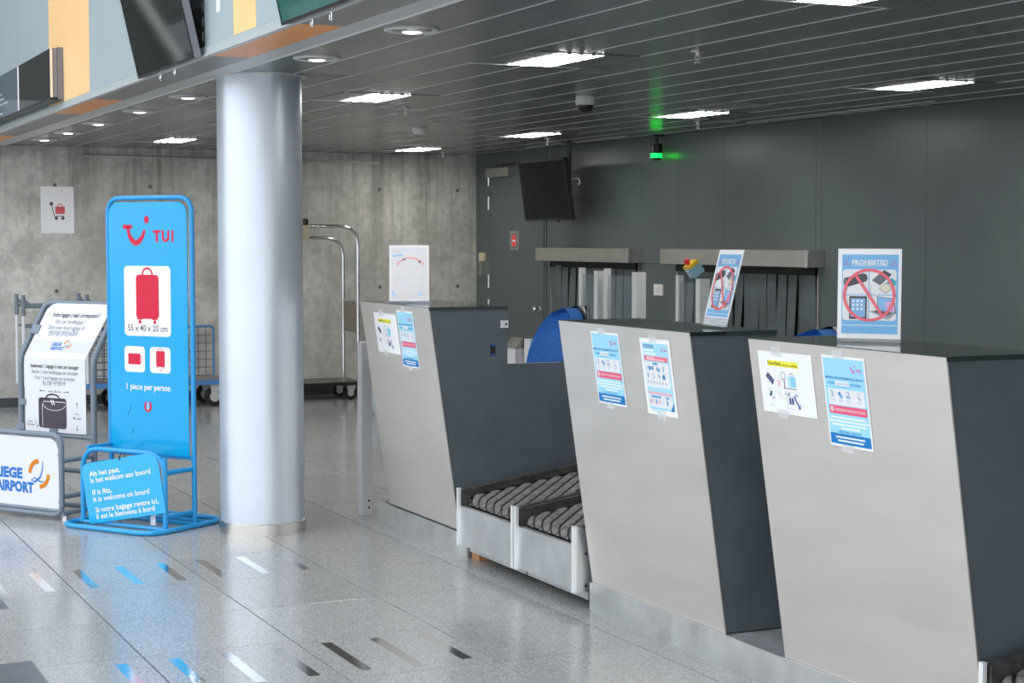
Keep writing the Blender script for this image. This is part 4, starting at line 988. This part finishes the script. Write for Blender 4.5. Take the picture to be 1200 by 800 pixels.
M().tube([tp, tp - B * .006 + Z * .015, tp + B * .02 + Z * .045, tp + B * .042 + Z * .02, tp + B * .012 - Z * .005], .003, 6).build('zip_tie', BLACK, t)
q = P(.49, -.02, .03); solo(M().obox(P(.485, .018, .03), A * .035, Z * .09, B * .004), 'white_strip', WHITE, tuple(q), 'short white strip stuck under the hanging blue sign', 'strip')

# ---- grey hand-luggage gauge
GR = V3((1.769, 9.845, 0))
def G(u, w, z): return GR + A * u + B * w + Z * z
t = thing('luggage_gauge', tuple(G(-.3, .12, 0)), 'grey tube hand luggage gauge with white boards, cut by the left edge', 'stand')
r = .016; u0 = -.585; gd = .26
M().tube(fillet([G(u0, 0, .035), G(0, 0, .035), G(0, 0, .49), G(u0, 0, .49)], .07, 6, True), r, 10, True).build('front_hoop', GREYT, t)
M().tube([G(u0, .0, .06), G(0, 0, .06)], r * .8, 8).build('front_bar', GREYT, t)
M().tube(fillet([G(u0, gd, .0), G(u0, gd, .90), G(u0, gd + .215, 1.215), G(0, gd + .215, 1.215), G(0, gd, .90), G(0, gd, 0)], .05, 6), r * 1.1, 10).build('tall_frame', GREYT, t)
for z in (.045, .14, .345):
    for u in (u0, 0): M().tube([G(u, 0, z), G(u, gd, z)], r * .9, 8).build('side_rail', GREYT, t)
for z in (.045, .25, .45): M().tube([G(u0, gd, z), G(0, gd, z)], r * .9, 8).build('cross_bar', GREYT, t)
M().obox(G(-.02, .02, 0), A * .03, B * .03, Z * .03).build('foot', STEEL2, t); M().obox(G(u0, .02, 0), A * .03, B * .03, Z * .03).build('foot', STEEL2, t)
# bent white board on the tall frame
fb, ft_, ub, ue = gd - .018, gd + .195, -.535, -.045
bm = M(); th = .004
lower = [G(ub, fb, .468), G(ue, fb, .468), G(ue, fb, .905), G(ub, fb, .905)]
bm.prism(lower, B * th)
upd = (G(0, ft_, 1.215) - G(0, fb, .905)); nU = upd.cross(A).normalized(); 
if nU.dot(B) > 0: nU = -nU
tl = [G(ub, fb, .905), G(ue, fb, .905)] + [G(ue, fb, .905) + upd * s + A * d for s, d in ((.90, 0.02), (.97, 0.0), (1.0, -.03))] + [G(ub, fb, .905) + upd * s + A * d for s, d in ((1.0, .06), (.97, .025), (.88, 0.0))]
bm.prism(tl, -nU * th); board = bm.build('bent_board', WHITE, t)
F = Face(G(ub, fb - .0006, .905), A, -Z, t); W = ue - ub
GT = (.16, .16, .18)
F.text('lettering_bold', BK, 'Seulement 1 bagage à main par passager', W * .10, .060, W * .90, .032, 1, .016)
F.text('lettering', GT, 'Slechts 1 stuk handbagage per passagier', W * .12, .094, W * .89, .030, 1)
F.text('lettering', GT, 'Only 1 hand luggage per passenger', W * .17, .128, W * .84, .030, 1)
F.text('lettering', GT, '每人仅限一件手提行李', W * .30, .160, W * .68, .030, 1)
CS = (.045, .035, .05); ox = W * .25
F.rect('case_print', CS, ox - .010, .235, ox + .215, .412, 1, .018); F.rect('case_print', (.065, .05, .07), ox + .018, .248, ox + .215, .414, 2, .02)
F.arc('case_print', CS, ox + .105, .236, .052, 180, 360, .010, 2, rd=.022)
F.stroke('case_seam', (.75, .75, .76), [(ox + .022, .405), (ox + .020, .280), (ox + .035, .257), (ox + .205, .257), (ox + .212, .266)], .0035, 3)
F.arc('case_seam', (.75, .75, .76), ox + .117, .268, .092, 10, 170, .003, 3, rd=.040)
for q in (0, .016): F.stroke('case_seam', (.85, .85, .86), [(ox + .092 + q, .246), (ox + .104 + q, .275)], .006, 4)
def arrow(p, q):
    F.stroke('arrow', BK, [p, q], .003, 1); dx, dy = q[0] - p[0], q[1] - p[1]; l_ = math.hypot(dx, dy); dx /= l_; dy /= l_
    F.poly('arrow', BK, [(q[0] + dx * .012, q[1] + dy * .012), (q[0] - dy * .006, q[1] + dx * .006), (q[0] + dy * .006, q[1] - dx * .006)], 1)
arrow((W * .34, .196), (W * .27, .196)); arrow((W * .64, .196), (W * .71, .196)); F.text('lettering_small', BK, 'max. 56 cm', W * .39, .202, W * .60, .018, 1, .008)
arrow((W * .86, .285), (W * .86, .262)); arrow((W * .86, .385), (W * .86, .408)); F.text('lettering_small', BK, 'max.', W * .82, .325, W * .90, .016, 1); F.text('lettering_small', BK, '45 cm', W * .79, .352, W * .92, .019, 1, .01)
arrow((W * .165, .372), (W * .205, .405)); F.text('lettering_small', BK, 'max.', W * .045, .385, W * .13, .016, 1); F.text('lettering_small', BK, '25 cm', W * .035, .405, W * .15, .017, 1, .01)
F.done()
upn = upd.normalized(); F = Face(G(ub, fb, .905) + upd + nU * .0006, A, -upn, t); H = upd.length
def sk(d): return d
F.text('lettering_bold', BK, 'Votre bagage à main correspond-il ?', W * .14, .095, W * .93, .044, 1, .016)
F.text('lettering', GT, 'Past uw handbagage ?', W * .24, .140, W * .74, .042, 1); F.text('lettering', GT, 'Does your hand luggage fit ?', W * .17, .182, W * .80, .042, 1); F.text('lettering', GT, '您的手提行李符合标准吗?', W * .22, .225, W * .70, .042, 1)
F.rect('grey_band', (.58, .57, .55), .0, .258, W, .338, 1)
def airport_logo(F, u, d, s, l=2):
    F.text('blue_lettering', (.02, .16, .50), 'LIEGE', u, d + s * .42, u + s * 1.55, s * .58, l, .05); F.text('blue_lettering', (.02, .16, .50), 'AIRPORT', u, d + s * .98, u + s * 2.18, s * .58, l, .05)
    cx_, cy_ = u + s * 2.50, d + s * .18; rr = s * .52
    F.arc('orange_emblem', (.62, .20, .004), cx_, cy_, rr, 180, 268, s * .18, l, 12, rd=rr); F.arc('orange_emblem', (.62, .20, .004), cx_, cy_, rr, 0, 88, s * .18, l, 12, rd=rr)
    F.stroke('blue_emblem', (.02, .16, .50), [(cx_ + s * .22, cy_ - s * .55), (cx_ + s * .18, cy_ - s * .15), (cx_ + s * .05, cy_ + s * .15), (cx_ - s * .25, cy_ + s * .35), (cx_ - s * .45, cy_ + s * .28), (cx_ - s * .25, cy_ + s * .18), (cx_ + s * .05, cy_ + s * .32), (cx_ + s * .30, cy_ + s * .30)], [s * .03, s * .06, s * .08, s * .08, s * .07, s * .06, s * .06, s * .02], l)
airport_logo(F, W * .36, .272, .050)
F.done()
m = M(); m.prism([G(-.567, -.006, .060), G(-.018, -.006, .060), G(-.018, -.006, .405), G(-.035, -.006, .45), G(-.075, -.006, .470), G(-.567, -.006, .470)], B * .005); m.build('front_board', WHITE, t)
F = Face(G(-.567, -.0068, .47), A, -Z, t); airport_logo(F, .047, .183, .140, 1); F.done()
for z in (.37, .10): M().obox(G(-.020, -.008, z), A * .02, B * .01, Z * .018).build('board_clip', GREYT, t)
for p in ((-.585, fb - .006, .62), (-.33, fb - .008, .455), (-.60, fb - .006, .475)): M().obox(G(*p), A * .06, B * .01, Z * .035).build('board_clip', GREYT, t)
pc = G(-.575, fb, .905) + upd * .42; M().obox(pc + nU * .008, A * .06, upn * .06, -nU * .02).build('board_clip', GREYT, t)

# ---- baggage trolley by the concrete wall (blue platform, mesh side)
t = thing('baggage_trolley', (3.4, 16.25, 0), 'blue platform baggage trolley with mesh side behind the blue stand', 'trolley')
ty0, ty1 = 16.0, 16.5
M().box(2.58, 4.46, ty0, ty1, .215, .262).build('platform', CARTB, t); M().box(2.6, 4.44, ty0 + .01, ty1 - .01, .262, .268).build('deck', BROWN, t)
for x in (2.56, 3.13):
    for y in (ty0 + .02, ty1 - .10):
        m = M().tube(fillet([(x, y, .26), (x, y, .90)], .02), .016, 8).build('upright', WHITE, t)
        m = M(); m.tube([(x, y, .90), (x, y, 1.09)], .02, 8); m.tube(fillet([(x, y, 1.05), (x + .06, y, 1.0), (x + .12, y, .985)], .03), .014, 8); m.build('hook_top', GREYT, t)
for y in (ty0 + .02, ty1 - .10):
    M().tube([(2.56, y, .985), (3.75, y, .985)], .016, 8).build('top_rail', GREYT, t); M().tube([(2.56, y, .80), (3.13, y, .80)], .012, 8).build('side_bar', GREYT, t)
def mesh_side(x0, x1, y, z0, z1, dx, name):
    m = M(); n = int((x1 - x0) / dx)
    for k in range(n + 1): x = x0 + (x1 - x0) * k / n; m.box(x - .003, x + .003, y - .003, y + .003, z0, z1)
    n = int((z1 - z0) / dx)
    for k in range(n + 1): z = z0 + (z1 - z0) * k / n; m.box(x0, x1, y - .003, y + .003, z - .003, z + .003)
    return m.build(name, MESHB, t)
mesh_side(3.15, 4.44, ty1 - .03, .27, .745, .072, 'wire_mesh'); mesh_side(3.15, 3.70, ty0 + .02, .27, .94, .06, 'wire_mesh')
M().tube(fillet([(3.15, ty1 - .03, .27), (3.15, ty1 - .03, .75), (4.44, ty1 - .03, .75), (4.44, ty1 - .03, .27)], .04), .012, 8).build('mesh_frame', CARTB, t)
def castor(par, x, y, rr, col=BLACK):
    w = M().lathe((x, y, rr), [(rr * .55, -.018), (rr, -.018), (rr, .018), (rr * .55, .018)], 22, (0, 1, 0)).build('castor_wheel', col, par)
    M().lathe((x, y, rr), [(rr * .52, -.020), (rr * .52, .020)], 16, (0, 1, 0)).build('wheel_hub', STEEL2, w)
    k = M()
    for s in (-1, 1): k.prism([(x - .02, y + s * .026, rr * .8), (x + .02, y + s * .026, rr * .8), (x + .05, y + s * .026, rr * 2.15), (x - .05, y + s * .026, rr * 2.15)], (0, s * .004, 0))
    k.box(x - .05, x + .05, y - .03, y + .03, rr * 2.1, rr * 2.1 + .012); k.build('castor_fork', STEEL2, w)
for x in (2.75, 3.42, 4.34):
    for y in (ty0 + .08, ty1 - .08): castor(t, x, y, .095)

# ---- hotel-style luggage cart behind the far desk
t = thing('luggage_cart', (5.3, 16.4, 0), 'chrome birdcage luggage cart against the concrete wall right of the column', 'luggage cart')
y0, y1, xr_, xl = 16.16, 16.60, 5.83, 4.60
M().box(xl - .02, xr_ + .03, y0 - .03, y1 + .03, .178, .186).build('deck', DECK, t); M().box(xl - .025, xr_ + .035, y0 - .035, y1 + .035, .148, .177).build('bumper_rail', BLACK, t)
for y, zt_ in ((y0, 1.725), (y1, 1.61)): M().tube(fillet([(xl, y, .186), (xl, y, zt_), (xr_, y, zt_), (xr_, y, .186)], .20, 7), .017, 12).build('arch', CHROME, t)
xm = (xl + xr_) / 2 + .075
M().tube([(xm, y0, 1.725), (xm, y1, 1.61)], .015, 10).build('ridge_bar', CHROME, t)
M().box(xm - .03, xm + .03, y0 - .022, y0 + .022, 1.60, 1.735).build('hanger_bracket', mat('brass_clip', (.55, .47, .33), .3, 1.0), t)
M().lathe((xm, y0, 1.77), [(.004, -.036), (.022, -.028), (.032, 0), (.022, .026), (.004, .034)], 16).build('finial', BLACK, t)
for x in (xl, xr_):
    for z in (.985, .665): M().tube([(x, y0, z), (x, y1, z)], .011, 8).build('end_bar', CHROME, t)
    M().box(x - .006, x + .006, y0 + .015, y1 - .015, .68, .97).build('end_panel', BROWN, t)
for x in (xl + .14, xr_ - .07):
    for y in (y0 + .05, y1 - .05): castor(t, x, y, .066)
SC.view_layers[0].update()
for o in bpy.data.objects:
    if '_o' in o: del o['_o']
